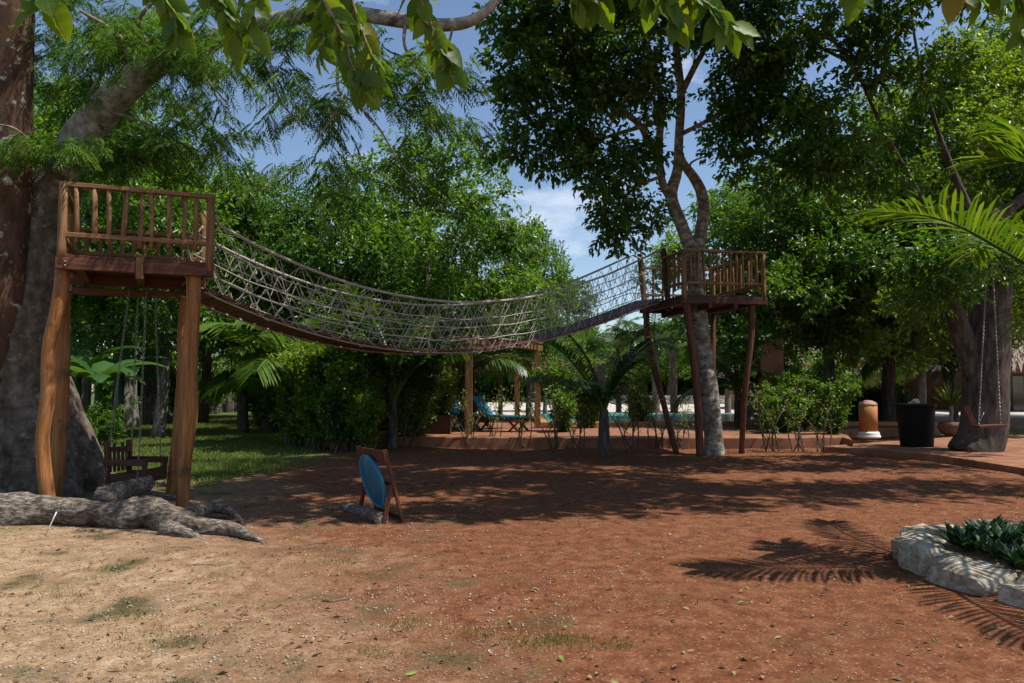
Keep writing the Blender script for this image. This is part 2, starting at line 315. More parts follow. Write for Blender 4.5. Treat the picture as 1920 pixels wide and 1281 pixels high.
def nrm(a): return a / np.maximum(np.linalg.norm(a, axis=-1, keepdims=True), 1e-9)
def leaves(B, D, U, Ln, Wd, rnd, fold=.25):
    """leaf faces: base B, direction D, rough normal U -> folded two-triangle leaves"""
    D = nrm(D); S = nrm(np.cross(D, U)); Nn = np.cross(S, D); Ln = Ln[:, None]; Wd = Wd[:, None]
    m = B + D * Ln * .45 + Nn * Wd * fold
    V = np.stack([B, m - S * Wd * .5, B + D * Ln - Nn * Ln * .12, m + S * Wd * .5], 1).reshape(-1, 3)
    i = np.arange(len(B))[:, None] * 4; Fc = np.concatenate([i + [0, 1, 2], i + [0, 2, 3]], 0)
    return V, Fc, np.repeat(rnd, 4)
def rdir(n):
    return nrm(rng.normal(size=(n, 3)))
def crown_arrays(blobs, dens, leaf=(.16, .08), spray=8, clump=.6, shell=.55, droop=.25):
    """blobs: (cx,cy,cz,rx,ry,rz); clumps of leaf sprays spread through each blob. dens = sprays per m3-ish of shell"""
    BB = []; DD = []; UU = []; RR = []; C = []
    for (cx, cy, cz, rx, ry, rz) in blobs:
        nc = max(3, int((rx * ry + ry * rz + rx * rz) / 3 * 4.2 / (clump ** 2) * .55))
        d = rdir(nc); d[:, 2] = np.where(d[:, 2] < -.5, -d[:, 2] * .4, d[:, 2])
        cc = np.array([cx, cy, cz]) + d * np.array([rx, ry, rz]) * (shell + (1 - shell) * rng.random((nc, 1)) ** .6) * (.88 + .26 * rng.random((nc, 1)))
        C.append(cc); rc = clump * (.55 + .8 * rng.random(nc)); tone = rng.random(nc)
        ns = np.maximum(4, (dens * rc ** 2 / clump ** 2 * (.6 + .8 * rng.random(nc))).astype(int)); idx = np.repeat(np.arange(nc), ns)
        sd = rdir(len(idx)); sp = cc[idx] + sd * (rc[idx] * rng.random(len(idx)) ** .45)[:, None] * np.array([1, 1, .75])
        ax = nrm(sd * .9 + np.array([0, 0, .15]) + rng.normal(size=sd.shape) * .4)
        ii = np.repeat(np.arange(len(idx)), spray); n = len(ii); a = ax[ii]
        k = np.tile(np.linspace(0, 1, spray), len(idx))[:, None]
        side = nrm(np.cross(a, rdir(n)))
        B = sp[ii] + a * k * leaf[0] * 1.7; D = a * (.35 + .5 * k) + side * (1.0 - .45 * k) + np.array([0, 0, -droop])
        U = np.array([0, 0, 1.0]) + rng.normal(size=(n, 3)) * .55
        BB.append(B); DD.append(D); UU.append(U); RR.append(np.clip(tone[idx][ii] * .5 + rng.random(n) * .5 + rng.normal(size=n) * .05, 0, 1))
    B = np.concatenate(BB); D = np.concatenate(DD); U = np.concatenate(UU); r = np.concatenate(RR)
    l = leaf[0] * (.65 + .6 * rng.random(len(B))); wd = leaf[1] * (.7 + .5 * rng.random(len(B)))
    return leaves(B, D, U, l, wd, r), np.concatenate(C)
def limbs(mb, start_pts, clumps, n, r0, tip=.012):
    """curved boughs from the stem to leaf clumps"""
    sel = clumps[rng.choice(len(clumps), min(n, len(clumps)), replace=False)]
    for c in sel:
        c = Vector(c); lower = [p for p in start_pts if p[0].z < c.z + .3] or start_pts[:1]
        s, r = min(lower, key=lambda p: (p[0] - c).length + random.uniform(0, .8))
        if (c - s).length > 3.2: continue
        mid = s.lerp(c, .45) + Vector((random.uniform(-.3, .3), random.uniform(-.3, .3), .12 * (c - s).length))
        mb.tube(catmull([s, mid, c], 7), np.linspace(min(r * .75, r0), tip, 8), 5, False, .08)
def copy_tree(o, loc, rz=0, s=(1, 1, 1), label=None, group=None):
    c = o.copy(); col.objects.link(c); c.location = loc; c.rotation_euler = (0, 0, rz); c.scale = s if hasattr(s, '__len__') else (s, s, s)
    if label: c['label'] = label
    if group: c['group'] = group
    for ch in o.children:
        d = ch.copy(); col.objects.link(d); d.parent = c
        for g in ch.children:
            e = g.copy(); col.objects.link(e); e.parent = d
    return c
#@@SETTING
# ---------------------------------------------------------------- ground, terrace, path, pool, plaza
xs = np.concatenate([[-420, -250, -150, -90, -60, -40, -30, -24, -20], np.arange(-16, 14.01, .14), [17, 20, 24, 30, 40, 60, 90, 150, 250, 420]])
ys = np.concatenate([[-60, -30, -15, -8, -4, -2, 0], np.arange(1, 5, .2), np.arange(5, 22.01, .14), [24, 27, 30, 35, 40, 50, 60, 80, 110, 160, 250, 420, 700]])
X, Y = np.meshgrid(xs, ys); Z = gz(X, Y) * (Y < 24)
nx = len(xs); I = (np.arange(len(ys) - 1)[:, None] * nx + np.arange(nx - 1)).ravel()
g = fastmesh('ground', np.stack([X, Y, Z], -1).reshape(-1, 3), np.stack([I, I + 1, I + nx + 1, I + nx], 1), 'soil', smooth=True); g['kind'] = 'structure'
tz = .30
def xy(v): return (v.x, v.y)
TF = [xy(G(600, 838)), xy(G(820, 841)), xy(G(1200, 842)), xy(G(1480, 842)), xy(G(1580, 840))]
rc = [xy(G(1599, 826, tz)), xy(G(1590, 816, tz)), xy(G(1560, 809, tz)), xy(G(1600, 804, tz)), xy(G(1720, 801, tz))]
PY0, PY1 = 27.0, 36.0; PX0, PX1 = 1.3, 16.5
front = TF + rc + [(17.5, PY0), (-5.6, PY0)]
t = obj('terrace', MB().prism(front, -.1, tz), 'terra', bevel=.02); t['kind'] = 'structure'
t = obj('pool_deck', MB().prism([(-5.6, PY0), (PX0 - .4, PY0), (PX0 - .4, PY1 + .5), (-5.6, PY1 + .5)], -.1, tz), 'terra'); t['kind'] = 'structure'
t = obj('pool_deck', MB().prism([(PX1 + .4, PY0), (23, PY0), (23, PY1 + .5), (PX1 + .4, PY1 + .5)], -.1, tz - .004), 'terra'); t['kind'] = 'structure'
pl = thing('swimming_pool', ((PX0 + PX1) / 2, PY0, tz), 'turquoise swimming pool with ochre coping sunk in the red terrace', 'pool')
obj('pool_floor', MB().box(((PX0 + PX1) / 2, (PY0 + PY1) / 2, .07), (PX1 - PX0, PY1 - PY0, .04)), 'tile', pl)
obj('water', MB().box(((PX0 + PX1) / 2, (PY0 + PY1) / 2, .27), (PX1 - PX0 - .02, PY1 - PY0 - .02, .34)), 'water', pl)
for c, s in (((9, PY0 - .0, .34), (16.2, .42, .2)), ((9, PY1 + .2, .34), (16.2, .42, .2)), ((PX0 - .21, (PY0 + PY1) / 2, .34), (.4, PY1 - PY0 - .25, .19)), ((PX1 + .21, (PY0 + PY1) / 2, .34), (.4, PY1 - PY0 - .25, .19))):
    obj('coping', MB().box(c, s), 'coping', pl, bevel=.03)
t = obj('plaza', MB().prism([(-5.6, PY1 + .5), (60, PY1 + .5), (70, 76), (-5.6, 76)], -.1, tz - .03), 'plaza'); t['kind'] = 'structure'
PF = [xy(G(1540, 848)), xy(G(1620, 852)), xy(G(1760, 866)), xy(G(1920, 893)), xy(G(2100, 935)), (25, 16), (45, 30), (60, 36.4), (23, 36.4), (20, 27), (12, 22)]
t = obj('path', MB().prism(PF, -.1, .15), 'terra', bevel=.02); t['kind'] = 'structure'
pr = [xy(G(x, y, .15)) for x, y in ((1868, 813), (1960, 818), (2200, 815), (2120, 795), (1900, 793))]
t = obj('lawn_strip', MB().prism(pr, .1, .175), 'grass'); t['kind'] = 'structure'
# rubble walls far behind
def rubble_wall(p0, p1, h, label):
    th = thing('stone_wall', (p0[0], p0[1], 0), label, 'wall')
    d = Vector((p1[0] - p0[0], p1[1] - p0[1], 0)); ln = d.length; d.normalize(); nn = Vector((-d.y, d.x, 0)); b = Vector((p0[0], p0[1], 0))
    core = MB(); rot = Matrix((d, nn, Vector((0, 0, 1)))).transposed(); core.box(b + d * ln / 2 + Vector((0, 0, h / 2)), (ln, .3, h - .06), rot); obj('core', core, 'rubble', th)
    st = MB(); z = 0
    while z < h - .05:
        u = random.uniform(-.2, 0); hh = random.uniform(.16, .26)
        while u < ln:
            l = random.uniform(.2, .5); c = b + d * (u + l / 2) + Vector((0, 0, z + hh / 2)) + nn * random.uniform(-.02, .03)
            q = rot @ Matrix.Rotation(random.uniform(-.12, .12), 3, 'Y'); st.box(c, (l * .92, .44, hh * .9), q); u += l
        z += hh
    o = obj('stones', st, 'rubble', th); o['kind'] = 'stuff'
rubble_wall((9, 67), (34, 68), 1.0, 'low rubble stone wall across the pale plaza beyond the pool')
rubble_wall((-27, 54), (-15, 56), 1.1, 'low rubble stone wall at the far end of the lawn')
#@@PLATFORMS
# ---------------------------------------------------------------- tree-house platforms
def rail(th, p0, p1, z0, ztop, zbot, nb, r=.034, top=True, mat='wood'):
    p0 = Vector((p0[0], p0[1], 0)); p1 = Vector((p1[0], p1[1], 0)); d = (p1 - p0).normalized() * .05; Zv = lambda z: Vector((0, 0, z))
    if top: stick('top_rail', p0 - d + Zv(ztop), p1 + d + Zv(ztop), 0, mat, th, rect=(.10, .055))
    stick('bottom_rail', p0 + Zv(zbot), p1 + Zv(zbot), 0, mat, th, rect=(.075, .06))
    for k in range(nb):
        q = p0.lerp(p1, (k + 1 + random.uniform(-.12, .12)) / (nb + 1)); a = random.uniform(-.02, .02)
        stick('baluster', q + Zv(zbot - random.uniform(.08, .16)), q + Zv(ztop - .02) + Vector((a, a, 0)), r * random.uniform(.85, 1.1), mat, th, n=8, wob=.07, bend=.008)
def floor_boards(th, A, B, C, D, z, nb, mat, th_=.045):
    A, B, C, D = [Vector((p[0], p[1], z)) for p in (A, B, C, D)]   # boards run A->B, stacked towards D->C
    wd = (D - A).length / nb
    for k in range(nb):
        u = (k + .5) / nb; e = (B - A).normalized() * random.uniform(.0, .05)
        stick('floor_board', A.lerp(D, u) - e, B.lerp(C, u) + e, 0, mat, th, rect=(wd * .9, th_), bevel=.006)
lp = thing('tree_house_platform', (-5.0, 10, 0), 'orange-brown log platform with baluster railing beside the big lichen-spotted trunk', 'platform', 'rope bridge platforms')
FL, FR = (-5.82, 9.55), (-4.17, 10.2); BR, BL = (-4.86, 11.62), (-6.5, 10.95); zf = 3.32
floor_boards(lp, FL, FR, BR, BL, zf, 11, 'dark')
def V3(p, z): return Vector((p[0], p[1], z))
def lerp2(a, b, t): return (a[0] + (b[0] - a[0]) * t, a[1] + (b[1] - a[1]) * t)
dF = (V3(FR, 0) - V3(FL, 0)).normalized()
stick('beam', V3(FL, zf - .1) - dF * .06, V3(FR, zf - .1) + dF * .06, 0, 'dark', lp, rect=(.09, .15))
stick('beam', V3(BL, zf - .1) - dF * .06, V3(BR, zf - .1) + dF * .06, 0, 'dark', lp, rect=(.09, .15))
stick('beam', V3(BL, zf - .27), V3(BR, zf - .27), 0, 'dark', lp, rect=(.1, .1))
for u in (.12, .52, .9): stick('joist', V3(lerp2(FL, FR, u), zf - .105) + Vector((-.05, .1, 0)), V3(lerp2(BL, BR, u), zf - .105), 0, 'dark', lp, rect=(.1, .14))
for u in (.52,):
    q = V3(lerp2(FL, FR, u), zf - .12) - Vector((-.02, .06, 0)); stick('cleat', q - Vector((0, 0, .14)), q + Vector((0, 0, .14)), 0, 'wood', lp, rect=(.09, .03))
fn = Vector((dF.y, -dF.x, 0))
for u, zz in ((.03, -.08), (.03, -.13), (.97, -.08), (.97, -.13), (.52, -.04), (.52, -.2)):
    q = V3(lerp2(FL, FR, u), zf + zz) + fn * (.055 if u != .52 else .085); stick('bolt', q - fn * .02, q + fn * .006, .012, 'chain', lp, n=6, wob=0)
rail(lp, FL, FR, zf, 4.26, 3.6, 9); rail(lp, BL, BR, zf, 3.98, 3.62, 10); rail(lp, FL, BL, zf, 4.2, 3.6, 3)
for p, zt in ((FL, 4.25), (FR, 4.23), (BL, 4.22), (BR, 4.4)): stick('rail_post', V3(p, zf - .1), V3(p, zt), .055, 'wood', lp, n=10)
def leg(th, pts, rad, mat='post', n=14, wob=.045):
    mb = MB(); m = 22; mb.tube(catmull(pts, m), np.interp(np.linspace(0, 1, m + 1), np.linspace(0, 1, len(rad)), rad), n, True, wob, random.random() * 9)
    return obj('leg', mb, mat, th, smooth=True)
def WY(*a): return [W(x, y, Yd) for x, y, Yd in a]
leg(lp, [Vector((-5.88, 9.66, -.1))] + WY((80, 840, 9.66), (90, 740, 9.67), (92, 650, 9.68), (112, 560, 9.68), (118, 497, 9.7)), [.09, .082, .092, .078, .09, .085])
leg(lp, [Vector((-4.47, 10.24, -.1))] + WY((345, 880, 10.25), (355, 770, 10.25), (354, 680, 10.25), (362, 590, 10.25), (363, 506, 10.25)), [.08, .09, .115, .108, .095, .095])
leg(lp, [Vector((-5.16, 11.45, -.1))] + WY((341, 760, 11.45), (345, 640, 11.4), (349, 556, 11.4)), [.1, .1, .095, .09])
leg(lp, [Vector((-6.6, 10.9, -.1))] + WY((115, 760, 10.9), (117, 640, 10.9), (120, 545, 10.9)), [.1, .1, .095, .09])
rp = thing('tree_house_platform', (4.9, 18.8, 0), 'dark wooden platform on thin leaning poles around the forked pale tree', 'platform', 'rope bridge platforms')
Nn_, Rr = (4.16, 17.9), (6.17, 18.2); e_ = (-.6, 2.35); Lf = (Nn_[0] + e_[0], Nn_[1] + e_[1]); R2 = (Rr[0] + e_[0], Rr[1] + e_[1]); zr = 3.86
floor_boards(rp, Nn_, Rr, R2, Lf, zr, 17, 'umber')
dR = (V3(Rr, 0) - V3(Nn_, 0)).normalized(); dL = (V3(Lf, 0) - V3(Nn_, 0)).normalized()
for a, b in ((Nn_, Rr), (Lf, R2)): stick('beam', V3(a, zr - .11) - dR * .08, V3(b, zr - .11) + dR * .08, 0, 'umber', rp, rect=(.1, .16))
for a, b in ((Nn_, Lf), (Rr, R2)): stick('beam', V3(a, zr - .12) + dL * .06, V3(b, zr - .12) - dL * .06, 0, 'umber', rp, rect=(.1, .14))
for u in (.3, .62): stick('joist', V3(lerp2(Nn_, Rr, u), zr - .25) - dL * .1, V3(lerp2(Lf, R2, u), zr - .25) + dL * .1, 0, 'umber', rp, rect=(.09, .12))
bp1 = lerp2(Nn_, Lf, .46); bp2 = lerp2(Nn_, Lf, 1.0)
rail(rp, Nn_, Rr, zr, 4.95, 4.17, 11, .034); rail(rp, Nn_, bp1, zr, 4.95, 4.17, 3, .034); rail(rp, Rr, R2, zr, 4.93, 4.17, 6, .034); rail(rp, Lf, R2, zr, 4.9, 4.17, 6, .034)
for p, zt in ((Nn_, 4.97), (Rr, 4.95), (R2, 4.95), (lerp2(Nn_, Lf, .98), 4.8)): stick('rail_post', V3(p, zr - .1), V3(p, zt), .06, 'wood', rp, n=10)
stick('bridge_post', V3(bp1, zr - .25) + Vector((.12, 0, 0)), V3(bp1, 5.2), .075, 'umber', rp, n=10)
stick('bridge_post', V3(bp2, zr - .3) + Vector((.1, .1, 0)), V3(bp2, 5.3) + Vector((-.06, 0, 0)), .08, 'umber', rp, n=10)
def gp(x, y, dz=-.1): v = G(x, y); v.z = dz; return v
leg(rp, [gp(1270, 851), W(1240, 740, 18.9), W(1215, 640, 19.6), V3(lerp2(Nn_, Lf, .9), zr - .15)], [.075, .08, .085, .08], 'dark', 10)
leg(rp, [gp(1313, 857), W(1307, 740, 17.9), W(1296, 640, 17.95), V3(Nn_, zr - .1) + Vector((.05, .05, 0))], [.09, .095, .09, .085], 'dark', 10)
leg(rp, [gp(1390, 851), W(1396, 740, 18.3), W(1408, 640, 18.3), V3(Rr, zr - .1) + Vector((-.25, .1, 0))], [.07, .075, .075, .07], 'dark', 10)
leg(rp, [Vector((5.4, 20.2, -.1)), Vector((5.45, 20.3, 2)), V3(R2, zr - .12)], [.08, .08, .07], 'dark', 10)
# ---------------------------------------------------------------- rope bridge
A2 = Vector((-4.3, 10.42, 0)); B2 = Vector((3.86, 19.05, 0)); AB = B2 - A2; BLN = AB.length; dB = AB.normalized(); sB = Vector((-dB.y, dB.x, 0)) * .8
def on_front(x, y):
    d = ray(x, y); k = d.x / d.y; t = (k * A2.y - A2.x) / (AB.x - k * AB.y); Yd = A2.y + AB.y * t; return t, W(x, y, Yd).z
dk = sorted(on_front(x, y) for x, y in ((376, 534), (430, 562), (480, 583), (540, 607), (600, 624), (700, 644), (800, 654), (900, 654), (1000, 643), (1100, 614), (1180, 583), (1252, 557)))
pt = np.polyfit([a for a, _ in dk], [b for _, b in dk], 4)
def deck(t): return float(np.polyval(pt, t))
def rope_h(t): return float(np.interp(t, [0, .06, .2, .4, .6, .8, .93, 1], [1.0, .97, .92, .9, .94, 1.06, 1.2, 1.28]))
def bpt(t, side, h): p = A2 + AB * t + sB * side; p.z = deck(t) + h * rope_h(t); return p
rb = thing('rope_bridge', (0, 14.7, 0), 'sagging rope suspension bridge with netted sides slung between the two wooden platforms', 'bridge')
npk = 52
for k in range(npk):
    t0 = (k + .06) / npk; t1 = (k + .92) / npk; tm = (t0 + t1) / 2; c = bpt(tm, .5, 0); tt = (bpt(t1, .5, 0) - bpt(t0, .5, 0)); e = random.uniform(-.02, .03)
    a = c - sB * (.5 + e); b = c + sB * (.5 + random.uniform(-.02, .03)); mb = MB()
    o = stick('plank', a, b, 0, 'dark', rb, rect=(tt.length, .045), bevel=.006)
    z = (b - a).normalized(); x = tt.normalized(); y = z.cross(x); m = Matrix((x, y, z)).transposed().to_4x4(); m.translation = a; o.matrix_local = Matrix.Translation(-wl(rb)) @ m
def rope_part(name, pts, r, n=6):
    return obj(name, MB().tube(pts, r, n, True), 'rope', rb, smooth=True)
for side in (0, 1):
    ts = np.linspace(0, 1, 70)
    e0 = V3((-4.17, 10.22), 4.08) if side == 0 else V3((-4.86, 11.6), 4.15)
    e1 = V3(bp1, 5.12) if side == 0 else V3(bp2, 5.15)
    def endfix(pts, a, b):
        return [a] + pts[1:-1] + [b]
    rope_part('hand_rope', endfix([bpt(t, side, 1) for t in ts], e0, e1), .024, 8)
    for h in (.66, .47, .22):
        q0 = e0.copy(); q0.z = zf + (e0.z - zf) * h - .1; q1 = e1.copy(); q1.z = zr + (e1.z - zr) * h
        rope_part('side_rope', endfix([bpt(t, side, h + .012 * math.sin(t * 60 + h * 9)) for t in ts], q0, q1), .011)
    rope_part('deck_cable', [bpt(t, .06 + side * .88, -.045) for t in ts], .016)
    def lace(h0, h1, ph, shape, cells=30):
        pts = []; jit = [random.uniform(-.05, .05) for _ in range(cells + 3)]; tj = [random.uniform(-.25, .25) / cells for _ in range(cells + 3)]
        sub = 8
        for k in range(cells * sub + 1):
            u = k / sub + ph; f = u % 1.0
            if shape == 'A': v = 1 - abs(2 * f - 1); v = v ** .8
            else: v = abs(math.sin(math.pi * f)) ** .7
            ci = int(u); t = min(max(k / (cells * sub) + (tj[ci] * (1 - f) + tj[ci + 1] * f), 0), 1); h = h0 + (h1 - h0) * v + jit[ci] * v * (abs(h1 - .99) > .03)
            p = bpt(t, side, h); p += sB.normalized() * random.uniform(-.012, .012); pts.append(p)
        rope_part('net_lacing', pts, .0068, 4)
    lace(.66, 1.0, .1, 'A', 27); lace(.22, .68, .6, 'A', 25); lace(.47, .99, .55, 'A', 31); lace(.66, .22, .0, 'U', 22); lace(.26, -.07, .3, 'U', 29); lace(.47, -.05, .8, 'U', 21)
# ---------------------------------------------------------------- swings
def chain(name, p0, p1, th, r=.014, lk=.05):
    p0 = Vector(p0); p1 = Vector(p1); n = int((p1 - p0).length / (lk * .72)); mb = MB(); z = (p1 - p0).normalized(); x = z.orthogonal().normalized(); y = z.cross(x)
    for k in range(n):
        c = p0.lerp(p1, (k + .5) / n); s = x if k % 2 else y
        mb.tube([c + s * (math.cos(a) * r) + z * (math.sin(a) * lk * .5) for a in np.linspace(0, 2 * math.pi, 9)], .0045, 4, False)
    return obj(name, mb, 'chain', th)
sw = thing('chair_swing', (-5.5, 11.05, .26), 'dark wooden chair swing hanging on chains under the log platform', 'swing')
WL[sw.name] = Vector((-5.5, 11.05, .26)); S0 = Vector((-5.5, 11.05, 0)); ax = Vector((1, -.08, 0)).normalized(); ay = Vector((.08, 1, 0)).normalized()
def sp(u, v, z): return S0 + ax * u + ay * v + Vector((0, 0, z))
for k in range(5): stick('seat_slat', sp(-.28, -.2 + k * .1, .36), sp(.27, -.2 + k * .1, .36), 0, 'umber', sw, rect=(.08, .025))
stick('seat_rail', sp(-.31, -.26, .325), sp(.3, -.26, .325), 0, 'umber', sw, rect=(.035, .13)); stick('seat_rail', sp(-.31, .26, .325), sp(.3, .26, .325), 0, 'umber', sw, rect=(.035, .13))
stick('side_panel', sp(.285, -.24, .36), sp(.285, .24, .36), 0, 'umber', sw, rect=(.03, .19))
for v in (-.27, .27):
    stick('armrest', sp(-.33, v, .55), sp(.31, v, .55), 0, 'umber', sw, rect=(.06, .09)); stick('arm_post', sp(.27, v, .3), sp(.27, v, .56), 0, 'umber', sw, rect=(.06, .05))
    stick('back_post', sp(-.27, v, .28), sp(-.31, v, .84), 0, 'umber', sw, rect=(.06, .05))
for k in range(5): stick('back_slat', sp(-.28, -.2 + k * .1, .4), sp(-.3, -.2 + k * .1, .76 + .06 * (k % 2)), 0, 'umber', sw, rect=(.02, .06))
stick('back_rail', sp(-.29, -.26, .74), sp(-.29, .26, .7), 0, 'umber', sw, rect=(.03, .07))
for u, v in ((-.29, -.31), (.2, -.31), (-.29, .31), (.2, .31)):
    chain('chain', sp(u, v, .3), sp(u * .55 - .12, .12 if v < 0 else .34, zf - .2), sw)
# ---------------------------------------------------------------- blue target on its A-frame, birch billet
ts_ = thing('target_stand', (-1.6, 9.25, 0), 'blue round target mounted on a brown wooden A-frame stand', 'target')
n0, f0 = G(757, 981), G(710, 962); nb, fb = G(719, 984), G(674, 962)
tn = W(722, 843, 8.95); tf = W(672, 838, 9.55); tf.z = tn.z
for a, b in ((n0, tn), (f0, tf)): stick('front_leg', a + Vector((0, 0, -.03)), b, 0, 'dark', ts_, rect=(.05, .035))
for a, b, c in ((nb, n0, tn), (fb, f0, tf)): stick('back_leg', a + Vector((0, 0, -.03)), b.lerp(c, .52) + Vector((-.03, 0, 0)), 0, 'dark', ts_, rect=(.05, .03))
wdv = (tf - tn).normalized(); lean = (tn - n0).normalized(); nrmv = wdv.cross(lean).normalized()
if nrmv.x > 0: nrmv = -nrmv
def panel(name, u0, u1, v0, v1, off, th, mat):
    c = n0.lerp(tn, (v0 + v1) / 2); wv = (f0.lerp(tf, (v0 + v1) / 2) - c); c = c + wv * ((u0 + u1) / 2) + nrmv * off
    rot = Matrix((wv.normalized(), lean, nrmv)).transposed(); return obj(name, MB().box(c, (wv.length * (u1 - u0), (tn - n0).length * (v1 - v0), th), rot), mat, ts_, bevel=.004)
panel('top_board', -.03, 1.03, .82, 1.0, .03, .022, 'dark'); panel('base_board', .02, .98, .02, .08, -.02, .03, 'dark')
panel('cross_bar', -.02, 1.02, .5, .55, .0, .03, 'dark')
cc = n0.lerp(tn, .56) + (f0.lerp(tf, .56) - n0.lerp(tn, .56)) * .55 + nrmv * .075
q_ = Matrix.Rotation(R(4), 3, lean); q2 = Matrix.Rotation(R(-4), 3, lean); vd = (Vector((0, 0, EYE)) - cc).normalized(); q_ = q_ if abs((q_ @ nrmv).dot(vd)) < abs((q2 @ nrmv).dot(vd)) else q2
rot = Matrix((q_ @ wdv, lean, q_ @ nrmv)).transposed()
def disc(r, h, off, mat, name, parent, prof=None):
    mb = MB(); mb.lathe(prof or [(r * .2, -h / 2), (r * .97, -h / 2), (r, -h / 4), (r, h / 4), (r * .97, h / 2), (r * .2, h / 2)], 40); mb.v = [cc + nrmv * off + rot @ v for v in mb.v]
    return obj(name, mb, mat, parent, True, origin=cc)
dsc = disc(.33, .035, 0, 'target', 'target_disc', ts_)
disc(.3, .03, 0, 'blue', 'rim', dsc, [(.312, .012), (.335, .012), (.338, .028), (.318, .03), (.312, .012)])
stick('hinge', cc - nrmv * .09 , cc - nrmv * .01, .03, 'dark', ts_, n=8)
bl = obj('firewood_log', MB().tube(catmull([G(644, 958) + Vector((0, 0, .06)), G(676, 968) + Vector((0, 0, .055)), G(716, 984) + Vector((0, 0, .065))], 14), np.linspace(.062, .085, 15), 12, True, .08), 'log', smooth=False)
tag(bl, 'short mottled log lying across the foot of the target stand', 'log')
#@@SMALL
# ---------------------------------------------------------------- exposed root / log in front of the platform
def lumpy(path, rad, n=18, m=60, amp=.18, sq=1.0, seed=0):
    mb = MB(); pts = catmull(path, m); rr = np.interp(np.linspace(0, 1, m + 1), np.linspace(0, 1, len(rad)), rad); mb.tube(pts, rr, n, True)
    out = []
    for k, v in enumerate(mb.v):
        i, j = divmod(k, n); c = pts[i]; a = j / n * 6.283
        f = 1 + amp * (2 * float(vnoise(i * .16 + seed, 3 + math.cos(a) * 1.2 + math.sin(a) * .8, 5)) - 1) + amp * .35 * (2 * float(vnoise(i * 1.1 + seed, j * .9, 11)) - 1) + amp * .5 * (2 * float(vnoise(i * .5 + seed, math.cos(a) * 2.4 + 7, math.sin(a) + 8)) - 1)
        d = (v - c) * f; d.z *= sq; out.append(c + d)
    mb.v = out; return mb
rt = thing('surface_root', (-4.9, 8.6, 0), 'thick grey root with flaking bark lying across the ground before the platform', 'root')
def GR(x, y, z): v = G(x, y); v.z = z; return v
mb = lumpy([GR(-260, 975, .1), GR(-60, 978, .12), GR(100, 980, .12), GR(200, 985, .12), GR(270, 987, .14), GR(310, 992, .08), GR(370, 1000, .05), GR(420, 1003, .04)], [.21, .2, .19, .17, .19, .16, .11, .08], amp=.3, seed=3)
obj('main_root', mb, 'log', rt, True)
for k, (pth, rad) in enumerate((([GR(370, 1000, .07), GR(430, 1004, .06), GR(470, 1012, .03), GR(505, 1019, -.02)], [.11, .085, .05, .012]), ([GR(350, 985, .1), GR(400, 970, .12), GR(440, 976, .07), GR(462, 990, -.03)], [.12, .085, .045, .015]),
        ([GR(310, 1002, .05), GR(350, 1008, .02), GR(390, 1012, -.04)], [.1, .07, .03]), ([GR(190, 970, .2), GR(235, 955, .26), GR(272, 950, .3), GR(278, 945, .36)], [.14, .14, .1, .04]))):
    obj('root_branch', lumpy(pth, rad, 12, 18, .2, 1, k * 5), 'log', rt, True)
for (x0, y0, x1, y1, r_) in ((250, 905, 345, 915, .05), (280, 935, 340, 940, .06), (310, 908, 365, 900, .05)):
    o = obj('small_log', lumpy([GR(x0, y0, .03), GR((x0 + x1) / 2, (y0 + y1) / 2 + 2, .045), GR(x1, y1, .03)], [r_ * .8, r_, r_ * .7], 10, 14, .2), 'log', None, True); tag(o, 'pale weathered branch half buried in soil behind the thick root', 'branch', 'weathered branches on the soil')
o = stick('stick', GR(86, 1003, 0), W(106, 960, 8.36), .007, 'white', None); tag(o, 'thin white stick leaning on the thick grey root', 'stick')
